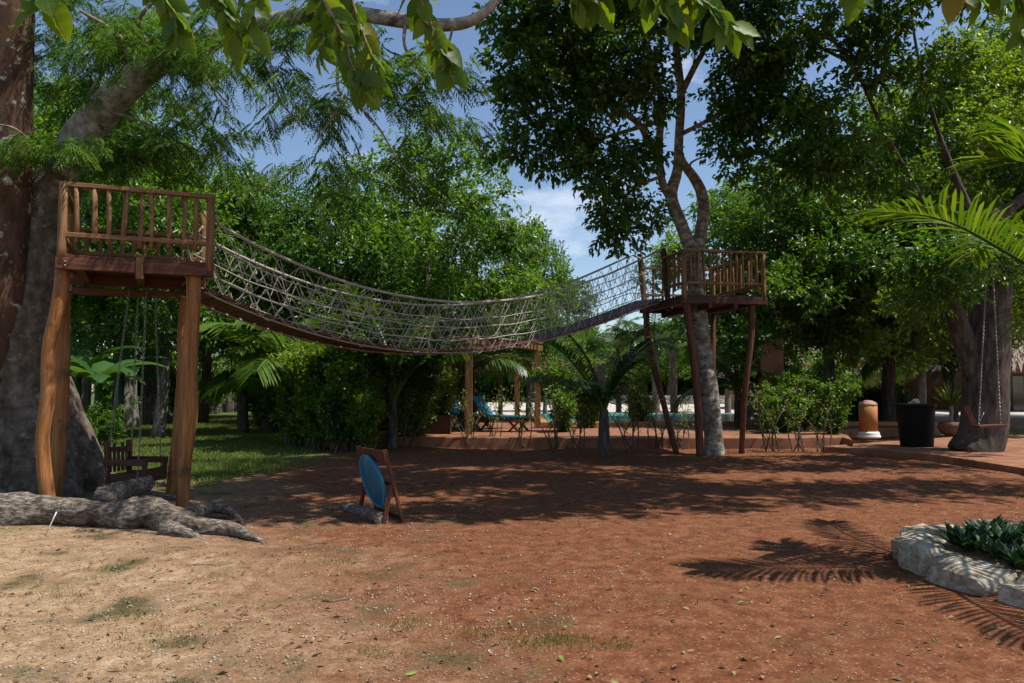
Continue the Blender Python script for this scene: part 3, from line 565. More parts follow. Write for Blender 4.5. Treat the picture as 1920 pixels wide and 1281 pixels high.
# ---------------------------------------------------------------- stone planter
pc = Vector((5.2, 6.45, 0)); PR = 1.78
spl = thing('stone_planter', pc, 'round raised planter edged with rough pale limestone blocks', 'planter')
a = 95.0
while a < 445:
    wdg = random.uniform(15, 24); a0 = R(a + .9); a1 = R(a + wdg - .9); ri = PR - random.uniform(.42, .56); ro = PR + random.uniform(-.05, .07); h = random.uniform(.14, .21)
    mb = MB(); nu, nvv, nw = 10, 7, 5; ctr = None; idx = {}
    sd = random.random() * 50
    def spt(u, v, q):
        aa = a0 + (a1 - a0) * u; rr = ri + (ro - ri) * v; zz = -.06 + (h + .06) * q
        edge = 1 - .06 * ((abs(2 * u - 1) ** 4) + abs(2 * q - 1) ** 4 * (q > .5) + abs(2 * v - 1) ** 4)
        am = (a0 + a1) / 2; cxx = Vector((math.cos(am), math.sin(am), 0)) * ((ri + ro) / 2) + Vector((0, 0, h * .45)); p = Vector((math.cos(aa) * rr, math.sin(aa) * rr, zz))
        p = cxx + (p - cxx) * edge
        nz = lambda s: float(vnoise(p.x * 5 + sd, p.y * 5 + p.z * 6 + s * 13, s)) - .5
        nf = lambda s: float(vnoise(p.x * 17 + sd, p.y * 17 + p.z * 19 + s * 7, s)) - .5
        return pc + p + Vector((nz(1) * .1 + nf(4) * .035, nz(2) * .1 + nf(5) * .035, (nz(3) * .09 + nf(6) * .03) * (q > .2)))
    for face in (('q', 1), ('v', 0), ('v', 1), ('u', 0), ('u', 1)):
        n1, n2 = {'q': (nu, nvv), 'v': (nu, nw), 'u': (nvv, nw)}[face[0]]; o_ = len(mb.v)
        for i in range(n1 + 1):
            for j in range(n2 + 1):
                s1, s2 = i / n1, j / n2; mb.v.append(spt(s1, s2, 1) if face[0] == 'q' else spt(s1, face[1], s2) if face[0] == 'v' else spt(face[1], s1, s2))
        for i in range(n1):
            for j in range(n2): q0 = o_ + i * (n2 + 1) + j; mb.f.append((q0, q0 + 1, q0 + n2 + 2, q0 + n2 + 1))
    obj('stone', mb, 'stone', spl, True, origin=pc + Vector((math.cos((a0 + a1) / 2), math.sin((a0 + a1) / 2), 0)) * PR)
    a += wdg
def grid_disc(c, r, z):
    mb = MB(); mb.lathe([(r, -.05), (r, z), (r * .6, z + .03), (.05, z + .05)], 28, c); return mb
obj('soil_fill', grid_disc(pc, PR - .4, .13), 'soil', spl)
def blade_cluster(n, ln, wd, up=.6, seg=3, droop=.6):
    """strap leaves fanning out of the origin"""
    V = []; Fc = []; Rn = []
    for k in range(n):
        a = k * 2.4 + random.uniform(-.3, .3); el = R(random.uniform(25, 80)) * up + .15; d = Vector((math.cos(a), math.sin(a), 0)); s = Vector((-d.y, d.x, 0)); l = ln * random.uniform(.7, 1.15); r = random.random(); p = Vector((0, 0, 0)) + d * .02; e = el
        o = len(V)
        for i in range(seg + 1):
            u = i / seg; ww = wd * (.45 + 1.4 * u if u < .4 else 1.05 * (1 - u) / .6 + .03) * .5
            V += [p - s * ww, p + s * ww + Vector((0, 0, ww * .3))]; Rn += [r, r]; p = p + (d * math.cos(e) + Vector((0, 0, math.sin(e)))) * (l / seg); e -= droop / seg
        for i in range(seg): Fc.append((o + 2 * i, o + 2 * i + 1, o + 2 * i + 3, o + 2 * i + 2))
    return np.array([tuple(v) for v in V]), np.array(Fc), Rn
gc = thing('ground_cover_plant', (0, 0, 0), 'dark green rosette of short strap leaves planted inside the stone ring', 'plant', 'rosettes in the stone planter')
fastmesh('foliage', *blade_cluster(26, .2, .06, .8, 3, .7)[:2], 'leaf_cover', blade_cluster(26, .2, .06)[2], gc)
spots = []
while len(spots) < 110:
    q = Vector((random.uniform(-1, 1), random.uniform(-1, 1), 0)) * (PR - .5)
    if q.length < PR - .55 and all((q - s).length > .1 for s in spots): spots.append(q)
for k, q in enumerate(spots):
    l = pc + q + Vector((0, 0, .15))
    if k == 0: gc.location = l
    else: copy_tree(gc, l, random.uniform(0, 6), random.uniform(.8, 1.3))
# ---------------------------------------------------------------- bollard, bin, pots
b0 = G(1629, 821, .15); bo = thing('bollard', b0, 'orange cylindrical bollard with domed cap on a white moulded base', 'bollard')
obj('base', MB().lathe([(.33, 0), (.33, .07), (.29, .09), (.31, .13), (.27, .19), (.25, .19)], 28, b0), 'white', bo, True)
obj('shaft', MB().lathe([(.255, .18), (.26, .96), (.25, .965)], 28, b0), 'orange', bo, True)
obj('cap', MB().lathe([(.265, .96), (.265, 1.0), (.22, 1.06), (.12, 1.11), (.02, 1.125)], 28, b0), 'cap', bo, True)
b1 = G(1719, 837, .15); bn = thing('waste_bin', b1, 'large black tapered plastic bin standing on the red path', 'bin')
obj('body', MB().lathe([(.37, 0), (.38, .02), (.45, 1.02), (.45, 1.03)], 36, b1), 'black', bn, True)
obj('rim', MB().lathe([(.45, .98), (.475, .98), (.48, 1.07), (.455, 1.08), (.44, 1.03)], 36, b1), 'black', bn, True)
o = obj('stone_lump', lumpy([b1 + Vector((-.16, 0, 1.06)), b1 + Vector((0, 0, 1.1)), b1 + Vector((.1, 0, 1.08))], [.05, .1, .05], 8, 8, .3), 'stone', None); tag(o, 'grey lump resting on top of the black bin', 'lump')
b2 = G(1788, 818, .15); pt_ = thing('plant_pot', b2, 'squat reddish clay pot behind the black bin beside the thick trunk', 'pot')
obj('bowl', MB().lathe([(.2, 0), (.36, .1), (.43, .28), (.4, .42), (.33, .43)], 24, b2), 'brownwall', pt_, True)
yc = thing('yucca', b2 + Vector((0, .1, .4)), 'spiky yucca rosette growing out of the squat clay pot', 'plant')
obj('stem', MB().tube([b2 + Vector((0, .1, .35)), b2 + Vector((.02, .1, .95))], .06, 8), 'bark_grey', yc)
v_, f_, r_ = blade_cluster(60, .85, .055, 1.0, 3, .35); v_[:, 2] += .5; fastmesh('foliage', v_, f_, 'leaf_palm', r_, yc)
# ---------------------------------------------------------------- brown pillar
q = G(1443, 803, tz); pil = thing('masonry_pillar', q, 'tall square brown rendered pillar rising among the shrubs', 'pillar')
obj('shaft', MB().box(q + Vector((0, 0, 1.45)), (.78, .78, 2.95)), 'brownwall', pil, bevel=.02); obj('cap', MB().box(q + Vector((0, 0, 2.95)), (.82, .82, .07)), 'brownwall', pil, bevel=.015)
# ---------------------------------------------------------------- pergolas and loungers
def pergola(c0, u, v, h, np_, label):
    c0 = Vector((*c0, tz)); u = Vector((*u, 0)); v = Vector((*v, 0)); th = thing('pergola', c0, label, 'pergola', 'pergolas on the terrace')
    for a, b in ((0, 0), (1, 0), (0, 1), (1, 1)): stick('post', c0 + u * a + v * b, c0 + u * a + v * b + Vector((0, 0, h)), 0, 'wood', th, rect=(.2, .2))
    un = u.normalized() * .25; vn = v.normalized() * .25; Zh = Vector((0, 0, h + .08))
    for b in (0, 1): stick('beam', c0 + v * b - un + Zh, c0 + v * b + u + un + Zh, 0, 'wood', th, rect=(.14, .16))
    for k in range(np_):
        q = c0 + u * ((k + .5) / np_) + Vector((0, 0, h + .2)); stick('roof_pole', q - vn, q + v + vn, .045, 'wood', th, wob=.08)
pergola((-1.25, 21.7), (2.1, 3.35), (-3.4, 2.1), 2.62, 18, 'brown timber pergola with pole roof behind the middle palms')
pergola((.2, 29.2), (3.2, .6), (-.7, 3.2), 2.1, 14, 'low timber pergola farther back by the poolside shrubs')
def lounger(c, rz, label):
    th = thing('sun_lounger', (0, 0, 0), label, 'lounger', 'loungers under the pergola')
    for s in (-.3, .3):
        stick('side_rail', (-.95, s, .36), (.95, s, .36), 0, 'dark', th, rect=(.05, .07))
        for x in (-.75, .6): stick('leg', (x - .2, s, 0), (x + .2, s, .36), 0, 'dark', th, rect=(.05, .06)); stick('leg', (x + .2, s * .92, 0), (x - .2, s * .92, .36), 0, 'dark', th, rect=(.05, .05))
    for k in range(8): stick('slat', (-.85 + k * .17, -.3, .4), (-.85 + k * .17, .3, .4), 0, 'dark', th, rect=(.1, .025))
    obj('seat_cushion', MB().box((-.3, 0, .46), (1.25, .58, .08)), 'blue', th, bevel=.03)
    q = Matrix.Rotation(R(-52), 3, 'Y'); obj('back_cushion', MB().box((.55, 0, .76), (.8, .58, .09), q), 'blue', th, bevel=.03)
    obj('back_frame', MB().box((.6, 0, .71), (.86, .6, .04), q), 'dark', th)
    th.location = c; th.rotation_euler = (0, 0, rz); return th
lounger(Vector((-.45, 23.4, tz)), R(150), 'blue cushioned lounger with raised back beside the pergola post')
lounger(Vector((-2.9, 24.0, tz)), R(35), 'blue cushioned lounger half hidden behind the middle shrubs')
lounger(Vector((-1.6, 25.4, tz)), R(140), 'blue cushioned lounger at the back of the pergola')
q = Vector((-2.15, 22.2, tz)); tb = thing('side_table', q, 'dark boxy wooden side table between the loungers', 'table')
obj('top', MB().box(q + Vector((0, 0, .52)), (.75, .75, .05)), 'umber', tb, bevel=.008)
for k in range(4):
    sx_, sy_ = ((-1, 0), (1, 0), (0, -1), (0, 1))[k]; obj('panel', MB().box(q + Vector((sx_ * .32, sy_ * .32, .25)), (.04 if sx_ else .6, .04 if sy_ else .6, .5)), 'umber', tb, bevel=.006)
#@@HOUSES
# ---------------------------------------------------------------- houses at right
def house(c, rz, lx, ly, wh, label, wall, roofh, over, name='thatched_house'):
    th = thing(name, (0, 0, 0), label, 'house')
    obj('wall', MB().box((0, 0, wh / 2), (lx, ly, wh)), wall, th)
    for k, x in enumerate(np.arange(-lx / 2 + 1.8, lx / 2 - 1, 3.4)):
        o = obj('window' if k % 2 else 'door', MB().box((x, -ly / 2 - .02, 1.25 if not k % 2 else 1.5), (1.9 if not k % 2 else 1.5, .1, 2.35 if not k % 2 else 1.6)), 'umber', th, origin=(x, -ly / 2, 0))
        for s in (-.45, .45): obj('pane', MB().box((x + s * (1 if not k % 2 else .76), -ly / 2 - .08, 1.25 if not k % 2 else 1.5), (.78 if not k % 2 else .58, .03, 2.1 if not k % 2 else 1.35)), 'glass', o, origin=(x, -ly / 2, 0))
    for x in np.arange(-lx / 2 - .3, lx / 2 + 1, 3.4): stick('porch_post', (x, -ly / 2 - 1.6, 0), (x, -ly / 2 - 1.6, wh + .1), .1, 'post', th)
    stick('porch_beam', (-lx / 2 - .5, -ly / 2 - 1.6, wh), (lx / 2 + .5, -ly / 2 - 1.6, wh), 0, 'post', th, rect=(.18, .2))
    # thatch: strands laid in courses on four slopes
    X_, Y_ = lx / 2 + over, ly / 2 + over; rx = max(lx / 2 - ly / 2, .8); z0 = wh - .15; z1 = wh + roofh; mb = MB()
    mb.v = [Vector(p) for p in ((-X_, -Y_, z0), (X_, -Y_, z0), (X_, Y_, z0), (-X_, Y_, z0), (-rx, 0, z1), (rx, 0, z1))]; mb.f = [(0, 1, 5, 4), (1, 2, 5), (2, 3, 4, 5), (3, 0, 4), (0, 3, 2, 1)]
    rf = obj('roof', mb, 'thatch', th)
    B, D, U = [], [], []
    for (a, b, c_, d) in ((0, 1, 5, 4), (3, 0, 4, 4), (1, 2, 5, 5), (2, 3, 4, 5)):
        p = [np.array(mb.v[i]) for i in (a, b, c_, d)]; n = 2600 if a in (0, 3) else 700; u = rng.random(n)[:, None]; v = rng.random(n)[:, None] ** 1.2
        lo = p[0] + (p[1] - p[0]) * u; hi = p[3] + (p[2] - p[3]) * u; q = lo + (hi - lo) * v; dn = nrm(lo - hi); nn = np.cross(p[1] - p[0], p[3] - p[0]); nn = nn / np.linalg.norm(nn)
        B.append(q + nn * .02); D.append(dn + nn * (.06 + .08 * rng.random((n, 1))) + rng.normal(size=(n, 3)) * .05); U.append(np.repeat(nn[None], n, 0))
    B, D, U = map(np.concatenate, (B, D, U)); V, Fc, r = leaves(B, D, U, .8 + .5 * rng.random(len(B)), .14 + .1 * rng.random(len(B)), rng.random(len(B)), .3)
    o = fastmesh('thatch', V, Fc, 'thatch', r, rf); o['kind'] = 'stuff'
    th.location = c; th.rotation_euler = (0, 0, rz)
    return th
house((34.5, 50.0, .1), R(10), 13, 7, 3.3, 'thatched house with glazed doors and timber porch behind the thick trunk', 'brownwall', 4.2, 2.0)
house((20.8, 53, .1), R(8), 9, 6, 3.0, 'ochre plastered house with thatched roof half hidden behind the reeds', 'ochre', 3.4, .9)
#@@TREES
# ---------------------------------------------------------------- left giant: two stems, long bough, feathery crown
lt = thing('feathery_tree', (-7.6, 11.6, 0), 'huge lichen-spotted tree with flared base and feathery leaves beside the platform', 'tree')
mb = MB()
def trunk_tube(mb, pts, rad, n=22, m=46, amp=.08, seed=0):
    t = lumpy(pts, rad, n, m, amp, 1, seed); o = len(mb.v); mb.v += t.v; mb.f += [tuple(i + o for i in f) for f in t.f]
Yt = 11.7
trunk_tube(mb, [Vector((-7.75, Yt, -.15)), W(35, 860, Yt), W(30, 760, Yt), W(40, 640, Yt), W(58, 520, Yt), W(85, 400, Yt), W(125, 320, Yt)], [1.15, .98, .78, .68, .56, .42, .33], 28, 50, .07, 1)
for dx, dy, r_ in ((.95, -.5, .5), (.2, -.95, .5), (-.9, -.6, .5), (1.15, .4, .4)):   # buttresses
    trunk_tube(mb, [Vector((-7.75 + dx * 1.1, Yt + dy * 1.1, -.15)), Vector((-7.75 + dx * .72, Yt + dy * .72, .5)), Vector((-7.75 + dx * .35, Yt + dy * .35, 1.7))], [r_ * .75, r_ * .85, .3], 14, 16, .12, dx * 7)
bough = [W(118, 335, Yt), W(150, 270, 11.6), W(195, 205, 11.4), W(240, 160, 11.1), W(300, 118, 10.8), W(400, 75, 10.4), W(520, 38, 10.0), W(640, 24, 9.7), W(760, 40, 9.5), W(850, 46, 9.3), W(905, 25, 9.2), W(960, -40, 9.2)]
obj('trunk', mb, 'bark', lt, True); mb = MB(); trunk_tube(mb, bough, [.33, .3, .27, .24, .17, .14, .12, .1, .09, .075, .06, .05], 14, 60, .1, 2)
obj('bough', mb, 'bark_bough', lt, True)
mb = MB(); trunk_tube(mb, [W(-30, 760, 11.4), W(-12, 620, 11.3), W(0, 480, 11.2), W(14, 330, 11.1), W(20, 180, 11.0), W(24, 40, 10.9), W(26, -160, 10.8)], [.62, .5, .42, .32, .28, .27, .25], 20, 50, .06, 4)
obj('second_stem', mb, 'bark_red', lt, True)
mb = MB(); tw = []
def twig(pts, r): mb.tube(catmull(pts, 14), np.linspace(r, r * .3, 15), 5, False, .1); tw.extend(catmull(pts, 14)[4:])
twig([W(250, 155, 11.1), W(240, 100, 10.9), W(215, 60, 10.7), W(150, 20, 10.5)], .07); twig([W(170, 250, 11.4), W(165, 190, 11.3), W(190, 140, 11.2)], .06)
twig([W(520, 38, 10), W(505, 90, 9.6), W(520, 180, 9.3), W(560, 230, 9.2)], .025); twig([W(640, 24, 9.7), W(632, 150, 9.2), W(640, 190, 9), W(590, 270, 8.8)], .03)
twig([W(660, 185, 9), W(710, 240, 8.9), W(745, 300, 8.8), W(790, 350, 8.8)], .018); twig([W(400, 75, 10.4), W(380, 130, 10), W(430, 200, 9.7)], .03)
twig([W(760, 40, 9.5), W(760, 90, 9.3), W(800, 150, 9.2)], .03); twig([W(850, 46, 9.3), W(840, 100, 9.2), W(850, 160, 9.1)], .02); twig([W(190, 205, 11.4), W(270, 230, 10.8), W(360, 280, 10.4)], .03)
twig([W(100, 330, 11.5), W(40, 250, 10.5), W(-20, 230, 10)], .03); twig([W(300, 118, 10.8), W(260, 40, 10.3), W(330, -30, 10)], .05)
obj('twigs', mb, 'twig', lt, True)
def compound(B, ax, ln, wd, pairs=9, llen=.1, lw=.019):
    """bipinnate sprays: rachis ax from B with paired narrow leaflets"""
    n = len(B); ii = np.repeat(np.arange(n), pairs * 2); k = np.tile(np.repeat(np.linspace(.12, 1, pairs), 2), n)[:, None]; sg = np.tile([1, -1], n * pairs)[:, None]
    a = nrm(ax)[ii]; side = nrm(np.cross(a, np.array([0, 0, 1.0]) + rng.normal(size=(n, 3))[ii] * .25)) * sg
    l = ln[ii][:, None]; P_ = B[ii] + a * l * k + np.array([0, 0, -1]) * (k ** 2) * l * .35
    D = side * 1.0 + a * .75 + np.array([0, 0, -.35]) + rng.normal(size=(len(ii), 3)) * .1
    return leaves(P_, D, np.array([0, 0, 1.0]) + rng.normal(size=(len(ii), 3)) * .3, llen * (1.15 - .5 * k[:, 0]) * (ln[ii] / .25), np.full(len(ii), lw), np.clip(rng.random(n)[ii] * .7 + rng.random(len(ii)) * .3, 0, 1), .15)
def feather_cloud(blobs, n_each):
    B = []; A = []
    for (x, y, rx, ry, Yd, rY), n in zip(blobs, n_each):
        nc = max(2, n // 26); q = rdir(nc) * rng.random((nc, 1)) ** .5
        for c in q:
            c0 = np.array(W(x + c[0] * rx, y + c[2] * ry, Yd + c[1] * rY)); d0 = nrm(np.array([rng.normal(), rng.normal(), -.35 + rng.normal() * .3]))
            m = 26; u = rng.random((m, 1)); p = c0 + d0 * u * 1.0 + rng.normal(size=(m, 3)) * .07
            sd = nrm(np.cross(d0, [0, 0, 1])) * np.where(rng.random((m, 1)) < .5, 1, -1); B.append(p); A.append(d0 * .6 + sd * .8 + np.array([0, 0, -.35]) + rng.normal(size=(m, 3)) * .25)
    return np.concatenate(B), np.concatenate(A)
fb = [(220, 90, 170, 110, 11.8, 1.0), (130, 250, 100, 50, 10.6, .4), (250, 262, 80, 36, 10.5, .4), (360, 230, 90, 90, 10.6, 1), (480, 120, 110, 90, 9.8, .8), (600, 180, 110, 90, 9.2, .6), (720, 90, 120, 80, 9.3, .6), (800, 190, 70, 60, 9, .4), (660, 290, 90, 50, 8.9, .4), (330, 60, 110, 70, 10.3, .8), (540, 20, 200, 60, 10, .8), (150, 10, 120, 60, 11.6, 1)]
B_, A_ = feather_cloud(fb, [1000, 300, 260, 240, 230, 230, 230, 150, 110, 330, 300, 420])
V, Fc, r = compound(B_, A_, .2 + .12 * rng.random(len(B_)), None)
fastmesh('crown', V - np.array(wl(lt)), Fc, 'leaf_feather', r, lt)
# the part of that crown above the picture
def bl_px(l): return [(*W(x, y, Yd), px2m(rx, Yd), rY, px2m(ry, Yd)) for x, y, rx, ry, Yd, rY in l]
# ---------------------------------------------------------------- forked pale tree through the right platform
pt2 = thing('forked_tree', (4.86, 17.85, 0), 'pale mottled forked tree growing up through the far platform', 'tree')
mb = MB(); b_ = G(1343, 857); Y2 = 18.6
trunk_tube(mb, [Vector((b_.x, b_.y + .25, -.15)), W(1338, 820, 18.2), W(1328, 720, 18.4), W(1314, 620, 18.6), W(1303, 520, 18.7), W(1296, 462, 18.7)], [.29, .23, .215, .21, .21, .2], 16, 34, .05, 1)
s1 = [W(1296, 470, 18.7), W(1275, 415, 18.7), W(1258, 368, 18.7), W(1270, 320, 18.6), W(1273, 260, 18.5), W(1277, 180, 18.3), W(1270, 110, 18), W(1262, 20, 17.6), W(1255, -120, 17)]
s2 = [W(1306, 475, 18.75), W(1318, 410, 18.9), W(1316, 365, 19), W(1300, 332, 18.9), W(1282, 308, 18.7), W(1274, 285, 18.6)]
s3 = [W(1256, 370, 18.7), W(1240, 335, 18.5), W(1236, 270, 18.2), W(1240, 200, 17.8), W(1228, 130, 17.3), W(1200, 40, 16.8)]
s4 = [W(1238, 300, 18.3), W(1216, 268, 18), W(1200, 235, 17.6), W(1160, 205, 17), W(1070, 150, 16.3), W(1000, 110, 15.8), W(940, 30, 15.3)]
s5 = [W(1275, 180, 18.3), W(1300, 130, 18.2), W(1330, 70, 18), W(1350, -40, 17.6)]
s6 = [W(1228, 230, 17.9), W(1130, 260, 16.6), W(1060, 290, 15.8)]; s7 = [W(1280, 250, 18.5), W(1380, 200, 18), W(1480, 150, 17.5)]
s8 = [W(1240, 330, 18.5), W(1180, 360, 17.6), W(1150, 420, 17)]
stems = []
for k, (s, r_) in enumerate(((s1, [.17, .16, .16, .13, .12, .11, .1, .08, .05]), (s2, [.17, .16, .15, .13, .11, .08]), (s3, [.12, .1, .1, .09, .07, .05]), (s4, [.1, .09, .08, .08, .07, .05, .03]), (s5, [.09, .08, .06, .04]), (s6, [.06, .04, .02]), (s7, [.06, .04, .02]), (s8, [.05, .03, .015]))):
    trunk_tube(mb, s, r_, 10, 26, .07, k + 2); pp = catmull(s, 10); stems += [(p, r_[min(int(i / 10 * len(r_)), len(r_) - 1)]) for i, p in enumerate(pp)][3:]
blobs = bl_px([(1010, 70, 140, 70, 15.6, 1.1), (960, 190, 95, 55, 15.4, .9), (1010, 255, 95, 45, 15.6, .9), (1130, 120, 120, 60, 16, 1.2), (1120, 320, 95, 60, 16.5, .9), (1160, 390, 60, 45, 16.8, .7), (1155, 440, 28, 30, 16.8, .4),
    (1210, 30, 170, 60, 16.8, 1.6), (1190, 190, 90, 50, 17, 1), (1350, 40, 120, 60, 17.4, 1.5), (1370, 215, 80, 60, 18, 1), (1390, 310, 70, 50, 18.3, .9), (1440, 130, 100, 90, 17.6, 1.3), (1450, 240, 80, 70, 17.8, 1.2), (1060, 170, 90, 40, 16, .9), (1190, 300, 50, 40, 17.4, .7), (1250, -120, 420, 120, 16.4, 3.0)]) + [(x, y, z, 1.5, 1.3, .9) for x, y, z in ((2.2, 9.4, 9.2), (4.4, 9.0, 9.0), (6.4, 9.7, 9.2), (3.4, 11.0, 9.8), (5.6, 11.0, 9.8), (1.2, 11.2, 9.6), (.2, 9.7, 9.2), (7.6, 10.6, 9.6), (2.6, 12.7, 9.8), (4.8, 12.7, 9.8), (.6, 13, 9.8), (6.9, 12.6, 9.8))]
(V, Fc, r), C = crown_arrays(blobs, 23, (.17, .09), 8, .42, .3, .45)
limbs(mb, stems, C, 46, .045, .008); obj('trunk', mb, 'bark_pale', pt2, True)
fastmesh('crown', V - np.array(wl(pt2)), Fc, 'leaf_dark', r, pt2)
# ---------------------------------------------------------------- thick dark tree at right
b_ = G(1843, 848, .15); rt2 = thing('thick_trunk_tree', (b_.x, b_.y, .1), 'thick dark-trunked tree with patchy bark standing on the red path', 'tree'); Y3 = b_.y + .45
mb = MB()
trunk_tube(mb, [Vector((b_.x + .02, Y3, .0)), W(1843, 810, Y3), W(1848, 720, Y3), W(1853, 630, Y3), W(1858, 540, Y3), W(1862, 460, Y3), W(1850, 400, Y3)], [.54, .52, .5, .48, .44, .36, .26], 24, 44, .05, 3)
s2 = [W(1828, 720, Y3), W(1808, 640, Y3 - .1), W(1785, 570, Y3 - .2), W(1765, 480, Y3 - .3), W(1730, 380, Y3 - .5), W(1660, 250, Y3 - 1), W(1600, 120, Y3 - 1.4)]
trunk_tube(mb, s2, [.2, .25, .21, .14, .07, .045, .025], 14, 30, .07, 5)
s3 = [W(1862, 500, Y3), W(1820, 400, Y3 + .2), W(1760, 250, Y3 + .3), W(1720, 100, Y3), W(1700, -60, Y3)]; trunk_tube(mb, s3, [.2, .11, .055, .035, .02], 10, 20, .08, 6)
s4 = [W(1855, 420, Y3), W(1960, 330, Y3 + .3), W(2080, 150, Y3 + .5)]; trunk_tube(mb, s4, [.16, .08, .03], 10, 14, .08, 7)
stems = [(p, .1) for s in (s2[3:], s3[1:], s4) for p in catmull(s, 8)]
blobs = bl_px([(1560, 60, 130, 80, 15.8, 1.4), (1640, 170, 120, 85, 16, 1.3), (1540, 250, 100, 70, 15.8, 1.1), (1500, 330, 75, 55, 16, .9), (1620, 330, 90, 60, 16.2, 1), (1720, 500, 110, 45, 16.8, .9), (1800, 545, 90, 40, 16.4, .6), (1850, 480, 80, 45, 16.9, .6), (1600, -110, 250, 110, 16, 2.6), (2100, 60, 90, 90, 17, 2), (1690, 590, 60, 35, 17.5, .7)]) + [(x, y, z, 1.5, 1.3, .9) for x, y, z in ((9, 11.0, 9.6), (11, 10.6, 9.4), (12.6, 11.6, 9.6), (10, 14.6, 9.8), (12.5, 14.2, 9.6), (8.4, 14.8, 9.6))]
(V, Fc, r), C = crown_arrays(blobs, 22, (.18, .085), 8, .5, .3, .4)
limbs(mb, stems, C, 36, .05, .01); obj('trunk', mb, 'bark_dark', rt2, True)
fastmesh('crown', V - np.array(wl(rt2)), Fc, 'leaf_dark', r, rt2)
# plank swing on that tree
s0 = W(1856, 800, 16.1); ps = thing('plank_swing', s0, 'narrow plank swing hanging on two chains before the thick dark trunk', 'swing')
stick('seat', s0 + Vector((-.3, 0, 0)), s0 + Vector((.32, .05, .03)), 0, 'dark', ps, rect=(.24, .05)); stick('back_board', s0 + Vector((-.28, .1, .02)), s0 + Vector((-.44, .1, .42)), 0, 'dark', ps, rect=(.04, .12))
top_ = W(1860, 470, 16.6)
for a, b in (((-.24, 0, .02), (-.1, 0, 0)), ((.26, .04, .04), (.06, .1, 0))): chain('chain', s0 + Vector(a), top_ + Vector(b), ps, .016, .06)
stick('brace', s0 + Vector((-.26, .02, .0)), s0 + Vector((-.1, .02, .3)), .008, 'chain', ps)
# ---------------------------------------------------------------- background trees: prototypes and copies
def make_tree(name, label, cat, group, H, rad, leafmat, barkmat, seed, leaf, dens, clump, low=.3, tr=.22, nb=13, lim=26):
    random.seed(seed); th = thing(name, (0, 0, 0), label, cat, group); bl = []
    for k in range(nb):
        u = (k + .5) / nb; z = H * (low + (1 - low) * u); e = rad * (math.sin(math.pi * min(1, .18 + u * .82)) ** .7) * .62; a = k * 2.4 + random.uniform(-.4, .4)
        s = rad * random.uniform(.36, .55) * (1.05 - .35 * u); bl.append((math.cos(a) * e, math.sin(a) * e, min(z, H - s * .7), s, s, s * .78))
    (V, Fc, r), C = crown_arrays(bl, dens, leaf, 7, clump, .45, .3)
    mb = MB(); pts = [Vector((0, 0, -.2)), Vector((random.uniform(-.2, .2), random.uniform(-.2, .2), H * .25)), Vector((random.uniform(-.4, .4), random.uniform(-.3, .3), H * .55)), Vector((random.uniform(-.4, .4), 0, H * .9))]
    mb.tube(catmull(pts, 20), np.linspace(tr * 1.15, .04, 21), 10, True, .08); st = [(p, .12) for p in catmull(pts, 12)[3:]]; limbs(mb, st, C, lim, .08, .015)
    obj('trunk', mb, barkmat, th, True); fastmesh('crown', V, Fc, leafmat, r, th); return th
WOOD = 'trees of the surrounding woodland'
tA = make_tree('broadleaf_tree', 'bushy mid-green broadleaf tree in the woodland behind the bridge', 'tree', WOOD, 11, 4.0, 'leaf_mid', 'bark_grey', 11, (.2, .1), 22, .62)
tB = make_tree('broadleaf_tree', 'dark glossy broadleaf tree in the woodland behind the bridge', 'tree', WOOD, 11, 3.8, 'leaf_dark', 'bark_dark', 12, (.2, .095), 22, .62)
tC = make_tree('broadleaf_tree', 'bright yellow-green small-leaved tree behind the thick dark trunk', 'tree', 'yellow-green trees', 11, 4.2, 'leaf_lime', 'bark_grey', 13, (.15, .08), 24, .5)
def place(proto, first, x, Yd, top, ph, sx=1.0, label=None, group=None):
    z = W(x, top, Yd).z; X_ = (x - CX) / FPX * Yd; s = z / ph
    if first: proto.location = (X_, Yd, 0); proto.scale = (s * sx, s * sx, s); proto.rotation_euler = (0, 0, random.uniform(0, 6)); return proto
    return copy_tree(proto, (X_, Yd, 0), random.uniform(0, 6), (s * sx, s * sx, s), label, group)
def where(x, Yd):
    if Yd > 58: return ('standing beyond the stone wall past the pool' if x > 800 else 'standing at the far end of the lawn') if x < 1600 else 'standing behind the ochre house'
    if x < -100 or x > 2000: return 'at the outer edge of the clearing'
    if x < 360: return 'behind the log platform and lawn'
    if x < 800: return 'behind the rope bridge where it leaves the log platform'
    if x < 1200: return 'behind the sag of the rope bridge'
    return 'behind the platform in the forked pale tree'
random.seed(21)
lA = [(810, 28, 250, 1.0), (990, 31, 415, .7), (300, 25, 265, 1.0), (150, 28, 160, 1.1), (1400, 29, 340, 1.1), (1560, 30, 260, 1.1), (690, 36, 350, 1.0), (1020, 36, 520, .7), (1250, 78, 600, 1.8), (1480, 80, 560, 1.8), (1000, 80, 590, 1.7), (1130, 75, 640, 1.6), (560, 60, 500, 1.4), (-60, 30, 100, 1.0), (2050, 34, 150, 1.1), (-250, 22, 60, 1), (2250, 28, 60, 1)]
for k, a in enumerate(lA): place(tA, k == 0, a[0], a[1], a[2], 11, a[3])['label'] = 'bushy mid-green broadleaf tree ' + where(a[0], a[1])
lB = [(620, 27, 345, .9), (460, 27, 325, .95), (890, 32, 400, .8), (60, 34, 200, 1.1), (1470, 26, 330, 1.0), (1660, 28, 250, 1.1), (380, 36, 330, 1.1), (220, 40, 330, 1.1), (500, 42, 400, 1.1), (740, 45, 450, 1.2), (1360, 84, 600, 1.8), (1620, 72, 540, 1.6), (880, 84, 600, 1.8), (1760, 66, 480, 1.4), (1060, 45, 520, .9)]
